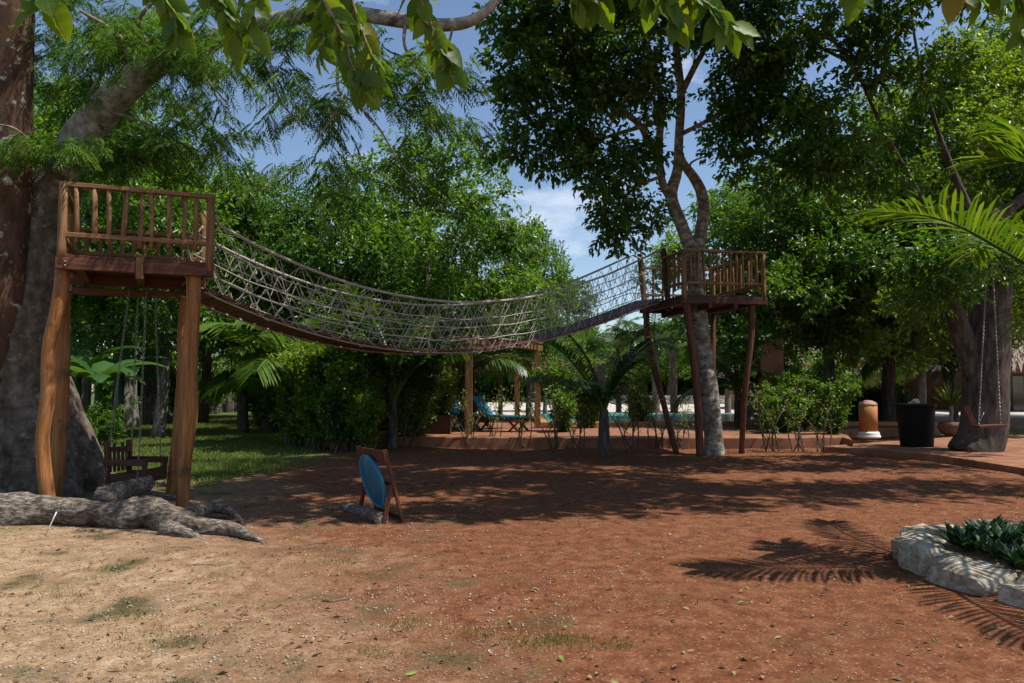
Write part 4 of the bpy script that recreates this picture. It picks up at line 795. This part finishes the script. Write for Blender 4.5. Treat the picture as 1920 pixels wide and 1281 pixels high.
for k, a in enumerate(lB): place(tB, k == 0, a[0], a[1], a[2], 11, a[3])['label'] = 'dark glossy broadleaf tree ' + where(a[0], a[1])
lC = [(1830, 27, 95, 1.05), (1720, 25, 320, .9), (2010, 30, 20, 1.0), (1660, 41, 560, .55)]
for k, a in enumerate(lC): place(tC, k == 0, a[0], a[1], a[2], 11, a[3])['label'] = ('bright yellow-green small-leaved tree rising behind the thick dark trunk', 'bright yellow-green tree behind the upper plume of the planter palm', 'bright yellow-green tree beside the thatched house', 'small yellow-green tree above the reeds by the ochre house')[k]
# leaning trunks visible on the left under the woodland
for k, (pts, rad, mt, lab) in enumerate((([(240, 800, 31), (236, 720, 31), (243, 640, 31), (232, 570, 31), (215, 500, 31), (190, 400, 31)], [.5, .4, .38, .36, .3, .2], 'bark_grey', 'thick grey leaning trunk on the lawn behind the chair swing'),
        ([(295, 790, 34), (285, 700, 34), (300, 620, 34), (320, 540, 34)], [.6, .42, .36, .25], 'bark_dark', 'dark crooked trunk next to the thick grey one on the lawn'),
        ([(428, 772, 52), (428, 740, 52), (432, 690, 52), (440, 600, 52)], [.4, .34, .3, .2], 'bark_dark', 'dark slim trunk standing before the far rubble wall'), ([(128, 800, 30), (125, 740, 30), (132, 660, 30), (128, 560, 30)], [.28, .22, .2, .14], 'bark_grey', 'slim pale trunk beside the banana plant'))):
    p = WY(*pts); p[0].z = -.1; th = thing('woodland_tree', (p[0].x, p[0].y, 0), lab, 'tree'); mb = MB(); trunk_tube(mb, p, rad, 12, 26, .1, k)
    e = p[-1]; (V, Fc, r), C = crown_arrays([(e.x + .6, e.y, e.z + .6, 2.4, 2, 1.4), (e.x - 1.2, e.y + .5, e.z + 1.6, 2, 2, 1.2)], 20, (.22, .11), 7, .65, .4)
    limbs(mb, [(p[-1], .15), (p[-2], .15)], C, 10, .08); obj('trunk', mb, mt, th, True); fastmesh('crown', V - np.array(wl(th)), Fc, 'leaf_dark', r, th)
# ---------------------------------------------------------------- shrubs
def make_shrub(name, label, group, H, rad, leafmat, seed, n_st, per, leaf, low=.15):
    random.seed(seed); th = thing(name, (0, 0, 0), label, 'shrub', group); mb = MB(); B = []; D = []
    for k in range(n_st):
        a = random.uniform(0, 6.28); l = H * random.uniform(.38, 1.08); o = rad * random.uniform(.15, 1.15)
        pts = catmull([Vector((math.cos(a * 3) * rad * .3 * o, math.sin(a * 3) * rad * .3 * o, -.05)), Vector((math.cos(a) * o * .3 + random.uniform(-.25, .25), math.sin(a) * o * .3 + random.uniform(-.2, .2), l * .4)), Vector((math.cos(a) * o * .8, math.sin(a) * o * .8 + random.uniform(-.1, .1), l * .8)), Vector((math.cos(a) * o, math.sin(a) * o, l))], 12)
        mb.tube(pts, np.linspace(.022, .006, 13), 5, False, .1)
        for j in range(3):
            i = random.randint(3, 9); q = pts[i]; e = q + Vector((random.uniform(-.5, .5), random.uniform(-.5, .5), random.uniform(.15, .5))); sp_ = catmull([q, q.lerp(e, .5) + Vector((0, 0, .06)), e], 6); mb.tube(sp_, np.linspace(.01, .004, 7), 4, False)
            for m_ in range(per):
                u = random.random(); B.append(sp_[min(6, int(u * 7))] + Vector([random.gauss(0, .07) for _ in range(3)])); D.append(Vector((random.gauss(0, 1), random.gauss(0, 1), random.gauss(.1, .7))))
        for m_ in range(per * 2):
            i = random.randint(max(2, int(12 * low)), 12); B.append(pts[i] + Vector([random.gauss(0, .09) for _ in range(3)])); D.append(Vector((random.gauss(0, 1), random.gauss(0, 1), random.gauss(.1, .7))))
    obj('stems', mb, 'stem', th)
    if B:
        n = len(B); V, Fc, r = leaves(np.array(B), np.array(D), np.array([0, 0, 1.0]) + rng.normal(size=(n, 3)) * .5, leaf[0] * (.6 + .7 * rng.random(n)), leaf[1] * (.7 + .5 * rng.random(n)), rng.random(n)); fastmesh('foliage', V, Fc, leafmat, r, th)
    return th
HG = 'shrubs along the terrace edge'
sA = make_shrub('shrub', 'leafy yellow-green shrub with pale stems at the terrace edge', HG, 3.0, .95, 'leaf_lime', 31, 13, 120, (.14, .062), .1); sB_ = make_shrub('shrub', 'dense dark green shrub filling the gap under the trees', 'dark understory shrubs', 3.0, 1.5, 'leaf_mid', 32, 22, 60, (.17, .08), .05)
sC_ = make_shrub('twiggy_shrub', 'thin twiggy shrub with few leaves before the terrace edge', 'twiggy shrubs by the terrace', 1.7, 1.0, 'leaf_lime', 33, 5, 5, (.1, .045), .5)
def spot(x, y):
    if y < 759 and x > 760: return 'beyond the stone wall past the plaza'
    if x < 110: return 'behind the huge lichen-spotted trunk'
    if x < 300: return 'by the banana plants'
    if x < 480: return 'at the far side of the lawn'
    if x < 610: return 'next to the bright young palm by the lawn'
    if x < 735: return 'between the bright palm and the dark palm'
    if x < 860: return 'in front of the side table and loungers'
    if x < 1010: return 'in front of the pergola post'
    if x < 1120: return 'beside the pool corner'
    if x < 1330: return 'near the pole legs of the far platform'
    if x < 1475: return 'at the foot of the brown pillar'
    return 'between the brown pillar and the bollard'
def spots_(proto, lst, lab, z=0.0):
    for k, (x, y, s) in enumerate(lst):
        v = G(x, y, z)
        o = proto
        if k == 0: proto.location = v; proto.scale = (s, s, s)
        else: o = copy_tree(proto, v, random.uniform(0, 6), (s * random.uniform(.9, 1.1), s * random.uniform(.9, 1.1), s))
        o['label'] = lab + ' ' + spot(x, y)
        if proto is sA and (x > 1400 or k % 3 == 1):
            for ch in o.children:
                if ch.name.startswith('foliage'): ch.material_slots[0].link = 'OBJECT'; ch.material_slots[0].material = M['leaf_mid']
random.seed(5)
spots_(sA, [(590, 843, .95), (640, 846, 1.0), (690, 848, .85), (555, 838, .95), (775, 838, .95), (665, 842, 1.0), (615, 838, 1.05), (620, 826, 1.1), (720, 826, 1.05), (820, 832, .7), (1060, 828, .85), (1100, 818, .9), (1200, 812, .8), (1560, 833, .65), (1500, 826, .75), (1440, 832, .5), (1470, 830, .6), (665, 820, 1.15), (570, 822, 1.1), (1490, 815, .7), (1530, 820, .75)], 'loose leafy green shrub')
spots_(sC_, [(690, 842, 1.0), (930, 840, .95), (985, 842, .9), (1040, 842, 1), (1090, 845, .9), (1190, 846, 1.0), (1225, 843, .9), (1440, 846, 1.0), (1550, 848, .85), (880, 840, .9), (1285, 843, .8), (760, 842, .9), (1490, 847, .9)], 'thin twiggy shrub with few leaves')
spots_(sB_, [(205, 838, .42), (150, 845, .4), (520, 812, 1.0), (500, 800, 1.1), (90, 792, 1.2), (330, 782, 1.1), (390, 776, 1.3), (260, 785, 1.2), (535, 795, 1.2), (450, 764, 1.6), (30, 800, 1.3), (560, 790, 1.3), (600, 790, 1.4), (650, 785, 1.5), (1440, 800, 1.0), (1530, 790, 1.3), (1570, 780, 1.4), (340, 765, 1.9), (200, 775, 1.6), (700, 778, 1.6), (750, 775, 1.7), (520, 770, 1.9), (1180, 758, 1.6), (1120, 757, 1.6), (1380, 757, 1.7), (1300, 755, 1.8)] + [(x, 757 - (i % 2), 2.1 + .3 * (i % 3)) for i, x in enumerate(range(790, 1720, 34))], 'dense dark green shrub')
# ---------------------------------------------------------------- palms
def frond(ln, el, droop, nl, ll, lw, seed, hang=.5, twist=0.0, leaf_objs=False):
    """rachis along +X; returns the rachis MB and leaflet arrays (base, direction, normal, length)"""
    random.seed(seed); pts = []; p = Vector((0, 0, 0)); e = el; n = 20
    for i in range(n + 1):
        pts.append(p.copy()); p = p + Vector((math.cos(e), 0, math.sin(e))) * ln / n; e -= droop / n * (.5 + i / n)
    mb = MB(); mb.tube(pts, np.linspace(.022, .003, n + 1), 6, True); LL = []
    for k in range(nl):
        u = .16 + .84 * (k + .5) / nl; i = min(n - 1, int(u * n)); q = pts[i].lerp(pts[i + 1], u * n - i); t = (pts[i + 1] - pts[i]).normalized()
        l = ll * (math.sin(math.pi * (.14 + .76 * u)) ** .7) * random.uniform(.88, 1.08); sw_ = .35 + .9 * u ** 1.5
        for s in (-1, 1):
            d = (Vector((0, s, 0)) + t * sw_ + Vector((0, 0, .22 - hang * random.uniform(.5, 1.1)))).normalized(); LL.append((q, d, l))
    return mb, LL
def leaflet_arrays(LL, lw):
    V = []; Fc = []; Rn = []
    for q, d, l in LL:
        s = d.cross(Vector((0, 0, 1))).normalized() * lw * .5; o = len(V); r = random.random(); dn = Vector((0, 0, -1))
        a = q + d * l * .35 + Vector((0, 0, .01)); b = q + d * l * .72 + dn * l * .07; V += [q - s * .4, q + s * .4, a - s, a + s, b - s * .8, b + s * .8, q + d * l * .98 + dn * l * .2]
        Fc += [(o, o + 1, o + 3), (o, o + 3, o + 2), (o + 2, o + 3, o + 5), (o + 2, o + 5, o + 4), (o + 4, o + 5, o + 6)]; Rn += [r] * 7
    return np.array([tuple(v) for v in V]), np.array(Fc), Rn
FM = []
for k in range(9):
    mb, LL = frond(1.0, R((75, 62, 48, 70, 55, 35, 80, 70, 60)[k]), R((95, 100, 95, 60, 130, 80, 50, 62, 75)[k]), 46, .34, .022, 40 + k, .45 + .1 * (k % 3))
    v, f, r = leaflet_arrays(LL, .022); o = len(mb.v); V = np.concatenate([np.array([tuple(p) for p in mb.v]), v]); 
    fc = [tuple(q) for q in mb.f]; me = bpy.data.meshes.new('frond'); me.from_pydata(V.tolist(), [], fc + [tuple(int(i) + o for i in q) for q in f])
    a = me.attributes.new('rnd', 'FLOAT', 'POINT'); a.data.foreach_set('value', np.array([.95] * o + r, np.float32)); me.update(); FM.append(me)
def palm(loc, th_, H, ln, nf, label, group, mat='leaf_palm', tr=.13, name='palm', lean=(0, 0), tilt=(-.35, .3), upright=False):
    th = thing(name, loc, label, 'palm', group); L0 = Vector(loc); mb = MB()
    path = catmull([L0 + Vector((0, 0, -.1)), L0 + Vector((lean[0] * .3, lean[1] * .3, H * .5)), L0 + Vector((lean[0], lean[1], H))], max(8, int(H / .12)))
    mb.tube(path, [tr * (1.25 - .45 * i / (len(path) - 1)) * (1 + .07 * (i % 2)) for i in range(len(path))], 10, True, .05); obj('trunk', mb, 'bark_dark' if mat != 'royal' else 'bark_grey', th, True)
    for k in range(nf):
        me = FM[6 + k % 3] if upright else FM[(k * 5 + th_) % 6]; key = mat if mat != 'royal' else 'leaf_palm'
        if not me.materials: me.materials.append(M['leaf_palm'])
        o = bpy.data.objects.new('frond', me); link(o, th); o.location = Vector((lean[0], lean[1], H - .05)); s = ln * random.uniform(.8, 1.12)
        o.scale = (s, s, s); o.rotation_euler = (random.uniform(-.25, .25), random.uniform(*tilt), k * 2.399 + th_)
        if key != 'leaf_palm': o.material_slots[0].link = 'OBJECT'; o.material_slots[0].material = M[key]
    return th
random.seed(9); PG = 'young palms before the terrace'
palm(G(735, 843), 1, 1.3, 3.3, 11, 'dark young palm with tall arching fronds in front of the side table', PG, tilt=(-.15, .15), upright=True); palm(G(1133, 856), 3, 1.1, 2.2, 12, 'dark young palm with drooping fronds just under the far end of the bridge', PG, tilt=(-.12, .3), upright=True)
palm(G(543, 832), 2, 1.5, 3.3, 16, 'bright young palm with yellow-green fronds by the lawn edge', PG, 'leaf_brightpalm', tilt=(-.45, .1))
palm(G(500, 812), 4, 1.6, 3.2, 13, 'pale green palm half buried in dark shrubs by the lawn', PG, 'leaf_brightpalm')
palm(G(870, 826), 5, 2.0, 2.5, 12, 'dark palm with long drooping fronds over the loungers', PG)
palm(G(1385, 818), 2, 1.6, 2.3, 12, 'dark palm behind the pole legs of the far platform', PG)
palm(G(1730, 806, .15), 3, 2.6, 2.9, 11, 'palm with greyish drooping fronds behind the black bin', PG); palm(G(1790, 800, .15), 4, 2.2, 2.4, 11, 'palm standing close behind the thick dark trunk', PG)
palm(G(2040, 800, .15), 1, 2.6, 3.0, 11, 'bright palm in front of the thatched house', PG, 'leaf_brightpalm')
for k, (x, y) in enumerate(((1160, 772), (1264, 774), (1185, 776), (1230, 776), (1365, 775), (1310, 772))):
    palm(G(x, y, tz), k, 3.6, 2.4, 9, 'slim grey-trunked palm on the far side of the pool', 'palms beyond the pool', 'royal', .18 if k % 2 else .14, 'poolside_palm')
# banana plants
def banana(loc, label, seed, s=1.0):
    random.seed(seed); th = thing('banana_plant', loc, label, 'plant', 'banana plants'); L0 = Vector(loc)
    obj('stem', MB().tube([L0 + Vector((0, 0, -.1)), L0 + Vector((.05, 0, 1.6 * s))], [.14, .08], 9), 'leaf_banana', th, True)
    for k in range(8):
        a = k * 2.4 + seed; l = 1.7 * s * random.uniform(.8, 1.15); el = R(random.uniform(35, 78)); d = Vector((math.cos(a), math.sin(a), 0)); sd = Vector((-d.y, d.x, 0)); p = L0 + Vector((.05, 0, 1.5 * s)); V = []; Fc = []; n = 12
        for i in range(n + 1):
            u = i / n; ww = .26 * s * (math.sin(math.pi * min(1, .05 + u * .97)) ** .6) * (0.08 if u < .15 else 1) * random.uniform(.85, 1.05); V += [p - sd * ww - Vector((0, 0, ww * .3)), p, p + sd * ww - Vector((0, 0, ww * .3))]
            p = p + (d * math.cos(el) + Vector((0, 0, math.sin(el)))) * l / n; el -= R(95) / n
        for i in range(n): Fc += [(3 * i, 3 * i + 1, 3 * i + 4, 3 * i + 3), (3 * i + 1, 3 * i + 2, 3 * i + 5, 3 * i + 4)]
        fastmesh('leaf', np.array([tuple(v - L0) for v in V]), np.array(Fc), 'leaf_banana', [random.random()] * len(V), th, True)
banana(G(178, 838), 'broad-leaved banana plant at the lawn edge beside the slim pale trunk', 1, 1.15); banana(G(140, 834), 'broad-leaved banana plant half behind the log platform leg', 4, 1.25); banana(G(222, 824), 'broad-leaved banana plant touching the thick grey leaning trunk', 2, 1.3)
# reeds by the ochre house
def reed(loc, n, h, rad):
    th = thing('reed_clump', loc, 'dark upright reed clump between the bollard and the ochre house', 'reeds', 'reed clumps'); B = np.zeros((n, 3)); a = rng.random(n) * 6.28; q = rng.random(n) ** .5 * rad; B[:, 0] = np.cos(a) * q; B[:, 1] = np.sin(a) * q
    V, Fc, r = leaves(B, np.array([0, 0, 1.0]) + rng.normal(size=(n, 3)) * .09, rng.normal(size=(n, 3)), h * (.6 + .5 * rng.random(n)), np.full(n, .05), rng.random(n), .1); fastmesh('blades', V, Fc, 'leaf_palm', r, th)
for x, y in ((1570, 797), (1615, 797), (1650, 798), (1680, 799), (1590, 792), (1640, 793)): reed(G(x, y, .2), 240, 1.55, .55)
# ---------------------------------------------------------------- near palm in the stone planter
random.seed(3); cpt = Vector((5.2, 6.65, 0)); np_ = thing('planter_palm', cpt, 'sunlit feather palm reaching over the ground from the stone planter', 'palm')
Hn = 2.5; mb = MB(); path = catmull([cpt, cpt + Vector((.05, .05, 1.2)), cpt + Vector((0, 0, Hn))], 20); mb.tube(path, [.16 * (1 + .08 * (i % 2)) - .003 * i for i in range(21)], 12, True, .05); obj('trunk', mb, 'bark_grey', np_, True)
lm = []
for k in range(3):
    v, f, r = leaflet_arrays([(Vector((0, 0, 0)), Vector((1, 0, 0)), 1.0)], .065); me = bpy.data.meshes.new('leaflet'); me.from_pydata(v.tolist(), [], [tuple(int(i) for i in q) for q in f]); a = me.attributes.new('rnd', 'FLOAT', 'POINT'); a.data.foreach_set('value', np.full(len(v), (.2, .55, .9)[k], np.float32)); me.update(); me.materials.append(M['leaf_brightpalm']); lm.append(me)
def near_frond(pts, nl, ll, single):
    P_ = catmull(pts, 24); L0 = P_[0]; mb = MB().tube(P_, np.linspace(.024, .004, 25), 7, True); V = []; items = []
    for k in range(nl):
        u = .1 + .9 * (k + .5) / nl; i = min(23, int(u * 24)); q = P_[i].lerp(P_[i + 1], u * 24 - i); t = (P_[i + 1] - P_[i]).normalized(); sd = t.cross(Vector((0, 0, 1))).normalized(); l = ll * (math.sin(math.pi * (.2 + .68 * u)) ** .6) * random.uniform(.88, 1.1); upv = sd.cross(t)
        for s in (-1, 1): items.append((q, (sd * s + t * (.5 + 1.0 * u ** 2) + upv * random.uniform(.1, .6) - Vector((0, 0, random.uniform(.0, .25)))).normalized(), l))
    if single:
        fo = obj('frond', mb, 'leaf_brightpalm', np_, True, origin=L0)
        for q, d, l in items:
            o = bpy.data.objects.new('leaflet', random.choice(lm)); link(o, fo); z = Vector((0, 0, 1)); y = z.cross(d).normalized(); zz = d.cross(y); m = Matrix((d, y, zz)).transposed().to_4x4() @ Matrix.Rotation(random.uniform(-.5, .5), 4, 'X'); m = Matrix.Translation(q - L0) @ m @ Matrix.Diagonal((l, .55, l, 1)); o.matrix_local = m
    else:
        v, f, r = leaflet_arrays(items, .035); o = len(mb.v); V = np.concatenate([np.array([tuple(p - L0) for p in mb.v]), v - np.array(L0)]); me = bpy.data.meshes.new('frond'); me.from_pydata(V.tolist(), [], mb.f + [tuple(int(i) + o for i in q) for q in f]); a = me.attributes.new('rnd', 'FLOAT', 'POINT'); a.data.foreach_set('value', np.array([.9] * o + r, np.float32)); me.update(); me.materials.append(M['leaf_brightpalm']); fo = bpy.data.objects.new('frond', me); link(fo, np_); fo.location = L0 - cpt
crn = cpt + Vector((0, 0, Hn - .03))
near_frond([crn, W(1955, 512, 6.55), W(1884, 472, 6.5), W(1800, 425, 6.45), W(1735, 405, 6.4), W(1665, 398, 6.35)], 56, .62, True)
near_frond([crn, W(1990, 400, 6.8), W(1950, 320, 6.9), W(1890, 300, 7.0), W(1850, 300, 7.0)], 40, .6, True)
near_frond([crn, W(1990, 545, 6.5), W(1950, 580, 6.4), W(1925, 640, 6.3)], 22, .42, True)
for d in ((-.35, -2.0, .35), (.7, -1.7, .6), (1.6, -.5, .6), (1.4, 1.0, .7), (.2, 1.7, .8), (.3, -.5, 1.5), (-.2, .6, 1.6)):
    d = Vector(d); near_frond([crn, crn + d * .5 + Vector((0, 0, .35)), crn + d + Vector((0, 0, .05)), crn + d * 1.25 - Vector((0, 0, .3))], 44, .5, False)
# ---------------------------------------------------------------- overhanging branch with large leaves (tree stands behind the viewer)
random.seed(17); ob = thing('overhanging_tree', (3.6, -1.4, 0), 'large-leaved tree whose leafy twigs hang down close overhead', 'tree')
mb = MB(); mb.tube(catmull([(3.6, -1.4, -.1), (3.55, -1.3, 1.5), (3.3, -.9, 2.9), (2.7, .3, 3.5), (1.6, 1.5, 3.45), (.3, 2.0, 3.3), (-1.0, 2.1, 3.15), (-2.2, 2.0, 3.1)], 44), np.linspace(.2, .015, 45), 10, True, .06); obj('trunk', mb, 'bark_grey', ob, True)
lms = []
for k in range(3):
    V = []; Fc = []; n = 12; cv = (.12, .25, .4)[k]
    for i in range(n + 1):
        u = i / n; ww = .5 * (.54, .5, .58)[k] * (math.sin(math.pi * u ** .85) ** .8) * (1 - .3 * u ** 3) if 0 < u < 1 else .004; z = -cv * u * u * .5
        V += [(u, -ww, z + ww * .28 + .02 * math.sin(i * 1.9 + k)), (u, 0, z), (u, ww, z + ww * .28 + .02 * math.sin(i * 2.3))]
    for i in range(n): Fc += [(3 * i, 3 * i + 1, 3 * i + 4, 3 * i + 3), (3 * i + 1, 3 * i + 2, 3 * i + 5, 3 * i + 4)]
    V = [(a * .13, b * .13, c * .13) for a, b, c in V]; me = bpy.data.meshes.new('leaf'); me.from_pydata(V, [], Fc); me.update(); me.polygons.foreach_set('use_smooth', [True] * len(me.polygons)); me.materials.append(M['bigleaf']); lms.append(me)
def sprig(pts, nl, Yd, size=1.0, spread=1.0):
    nl = int(nl * 1.45)
    P_ = catmull([W(x, y, Yd + dy) for x, y, dy in pts], 16); P_ = [P_[0] + Vector((0, 0, .35))] + P_
    obj('twig', MB().tube(P_, np.linspace(.007, .0022, len(P_)), 6, True), 'twig', ob, True)
    for k in range(nl):
        u = .08 + .92 * (k + random.uniform(.2, .8)) / nl; i = min(len(P_) - 2, int(u * (len(P_) - 1))); q = P_[i].lerp(P_[i + 1], u * (len(P_) - 1) - i); t = (P_[i + 1] - P_[i]).normalized(); a = k * math.pi + random.uniform(-.7, .7)
        sd = Vector((math.cos(a), .55 * math.sin(a * 1.7 + k), 0)); d = (t * .55 + sd * .6 * spread + Vector((0, 0, -.7)) + Vector([random.gauss(0, .34) for _ in range(3)])).normalized()
        nn = Vector((random.gauss(0, .6), -1 + random.gauss(0, .5), random.gauss(.5, .5))); y = nn.cross(d).normalized(); zz = d.cross(y); s = size * random.uniform(.5, .84)
        o = bpy.data.objects.new('leaf', random.choice(lms)); link(o, ob); o.matrix_local = Matrix.Translation(q - wl(ob)) @ Matrix((d, y, zz)).transposed().to_4x4() @ Matrix.Scale(s, 4)
sprig([(40, -90, 0), (70, -40, 0), (100, 10, 0)], 7, 1.55, 1.0); sprig([(250, -80, 0), (300, -20, 0), (330, 50, 0)], 13, 1.9); sprig([(360, -80, 0), (410, -10, 0), (450, 60, 0)], 14, 1.95); sprig([(470, -90, 0), (480, -20, 0), (470, 60, 0)], 9, 1.9)
sprig([(560, -90, 0), (600, -10, 0), (640, 60, 0), (660, 120, 0), (690, 170, 0)], 22, 2.2); sprig([(640, -90, 0), (660, 0, 0), (690, 90, 0), (715, 165, 0)], 18, 2.3, 1.0); sprig([(600, -60, .1), (610, 30, .1), (600, 100, .1)], 12, 2.2)
sprig([(760, -80, 0), (790, 0, 0), (815, 60, 0), (835, 100, 0), (850, 125, 0)], 19, 2.2); sprig([(1030, -90, 0), (1060, -40, 0), (1090, 10, 0)], 10, 2.1); sprig([(1110, -90, 0), (1125, -40, 0), (1120, 10, 0)], 8, 2.1)
sprig([(1160, -90, 0), (1215, -40, 0), (1260, 15, 0), (1275, 50, 0)], 12, 2.1); sprig([(1220, -80, 0), (1290, -25, 0), (1340, 20, 0), (1380, 55, 0)], 19, 2.1, 1.05); sprig([(1180, -70, .1), (1210, -30, .1), (1230, 0, .1)], 7, 2.1)
sprig([(1560, -90, 0), (1590, -50, 0), (1610, -20, 0)], 6, 2.0); sprig([(1690, -90, 0), (1730, -50, 0), (1790, -20, 0), (1850, -10, 0)], 12, 2.0); sprig([(1800, -90, 0), (1880, -40, 0), (1930, 20, 0)], 11, 2.0); sprig([(1930, 10, 0), (1925, 50, 0), (1915, 80, 0)], 4, 2.0)
#@@SCATTER
# ---------------------------------------------------------------- gravel, litter, grass
def pts_in(n, x0, x1, y0, y1):
    Yv = y0 + (y1 - y0) * rng.random(n) ** 1.25; Xv = (x0 + (x1 - x0) * rng.random(n)) * Yv; return Xv, Yv
n = 42000; Xv, Yv = pts_in(n, -.75, .75, 3.2, 11)
pk = (vnoise(Xv * 1.1, Yv * 1.1, 9) * .8 + vnoise(Xv * 4, Yv * 4, 10) * .5 + np.clip(-Xv * .17, -.4, .5)) + rng.random(n) * .35 > .97; Xv, Yv = Xv[pk], Yv[pk]; n = len(Xv)
oc = np.array([[1, 0, 0], [0, 1, 0], [-1, 0, 0], [0, -1, 0], [0, 0, 1], [0, 0, -1]], float); of = np.array([[0, 1, 4], [1, 2, 4], [2, 3, 4], [3, 0, 4], [1, 0, 5], [2, 1, 5], [3, 2, 5], [0, 3, 5]])
s = .003 + .012 * rng.random(n) ** 4; V = oc[None] * (s[:, None, None] * (.6 + .8 * rng.random((n, 6, 1)))) * np.array([1, 1, .6]); a = rng.random(n) * 6.28; c_, s_ = np.cos(a)[:, None], np.sin(a)[:, None]
V = np.stack([V[..., 0] * c_ - V[..., 1] * s_, V[..., 0] * s_ + V[..., 1] * c_, V[..., 2]], -1) + np.stack([Xv, Yv, gz(Xv, Yv) + s * .2], -1)[:, None]
o = fastmesh('gravel', V.reshape(-1, 3), (np.arange(n)[:, None, None] * 6 + of[None]).reshape(-1, 3), 'pebble'); tag(o, 'pale pebbles and gravel scattered over the earth', 'gravel', kind='stuff')
n = 2600; Xv, Yv = pts_in(n, -.75, .75, 3.2, 20); a = rng.random(n) * 6.28; D = np.stack([np.cos(a), np.sin(a), rng.normal(size=n) * .15], -1)
V, Fc, r = leaves(np.stack([Xv, Yv, gz(Xv, Yv) + .012], -1), D, np.array([0, 0, 1.0]) + rng.normal(size=(n, 3)) * .3, .025 + .06 * rng.random(n) ** 2, .012 + .022 * rng.random(n), rng.random(n), .3)
o = fastmesh('leaf_litter', V, Fc, 'litter', r); tag(o, 'dry and green fallen leaves strewn over the earth', 'leaf litter', kind='stuff')
# lawn blades beyond the swing and small tufts in the foreground
n = 130000; Yv = 12.3 + 32 * rng.random(n) ** 1.5; Xv = (-.62 + .36 * rng.random(n)) * Yv; mk = -.5 * Xv + .1 * Yv + 1.6 * vnoise(Xv * .55, Yv * .55, 4) + .7 * vnoise(Xv * 2, Yv * 2, 6) - 4.9 > rng.random(n) * .8; Xv, Yv = Xv[mk], Yv[mk]
tx = []; ty = []
for (x, y, sp_, m_) in ((650, 1055, .12, 160), (1000, 1210, .18, 320), (1060, 1205, .12, 200), (880, 1190, .1, 120), (200, 1070, .08, 70), (180, 1085, .08, 60), (390, 1080, .1, 80), (240, 1160, .12, 120), (760, 1180, .1, 140), (700, 1230, .14, 120), (120, 1120, .2, 150), (300, 1200, .2, 160), (1160, 1215, .08, 80), (800, 850, 1.2, 500), (950, 852, 1.2, 500), (1400, 858, .9, 300), (640, 850, .9, 400), (1300, 860, .8, 300)):
    v = G(x, y); tx.append(v.x + rng.normal(size=m_) * sp_); ty.append(v.y + rng.normal(size=m_) * sp_ * .6)
tx = np.concatenate(tx); ty = np.concatenate(ty); near = len(tx); n0_ = len(Xv); Xv = np.concatenate([Xv, tx]); Yv = np.concatenate([Yv, ty]); n = len(Xv)
hh = np.where(np.arange(n) < n0_, .05 + .07 * rng.random(n), .02 + .035 * rng.random(n)); wd = np.where(np.arange(n) < n0_, .012, .004)
V, Fc, r = leaves(np.stack([Xv, Yv, gz(Xv, Yv) * (Yv < 24) - .003], -1), np.array([0, 0, 1.0]) + rng.normal(size=(n, 3)) * .55, rng.normal(size=(n, 3)), hh, wd, rng.random(n), .1)
o = fastmesh('grass', V, Fc, 'grass', r); tag(o, 'patchy green lawn and small grass tufts on the earth', 'grass', kind='stuff')
for (x, y, l, a) in ((590, 1022, .25, .3), (960, 955, .2, .2), (820, 980, .32, .15), (1080, 1080, .12, 1), (640, 1130, .16, .4), (380, 1062, .3, .1), (340, 1028, .25, .0), (1560, 1080, .12, 2)):
    v = G(x, y); v.z = float(gz(v.x, v.y)) + .006; d = Vector((math.cos(a), math.sin(a), 0)) * l / 2
    o = obj('fallen_twig', MB().tube(catmull([v - d, v + Vector((0, .01, .006)), v + d], 6), .005, 5), 'twig', None); tag(o, 'thin dry twig lying on the bare earth', 'twig', 'twigs on the earth')
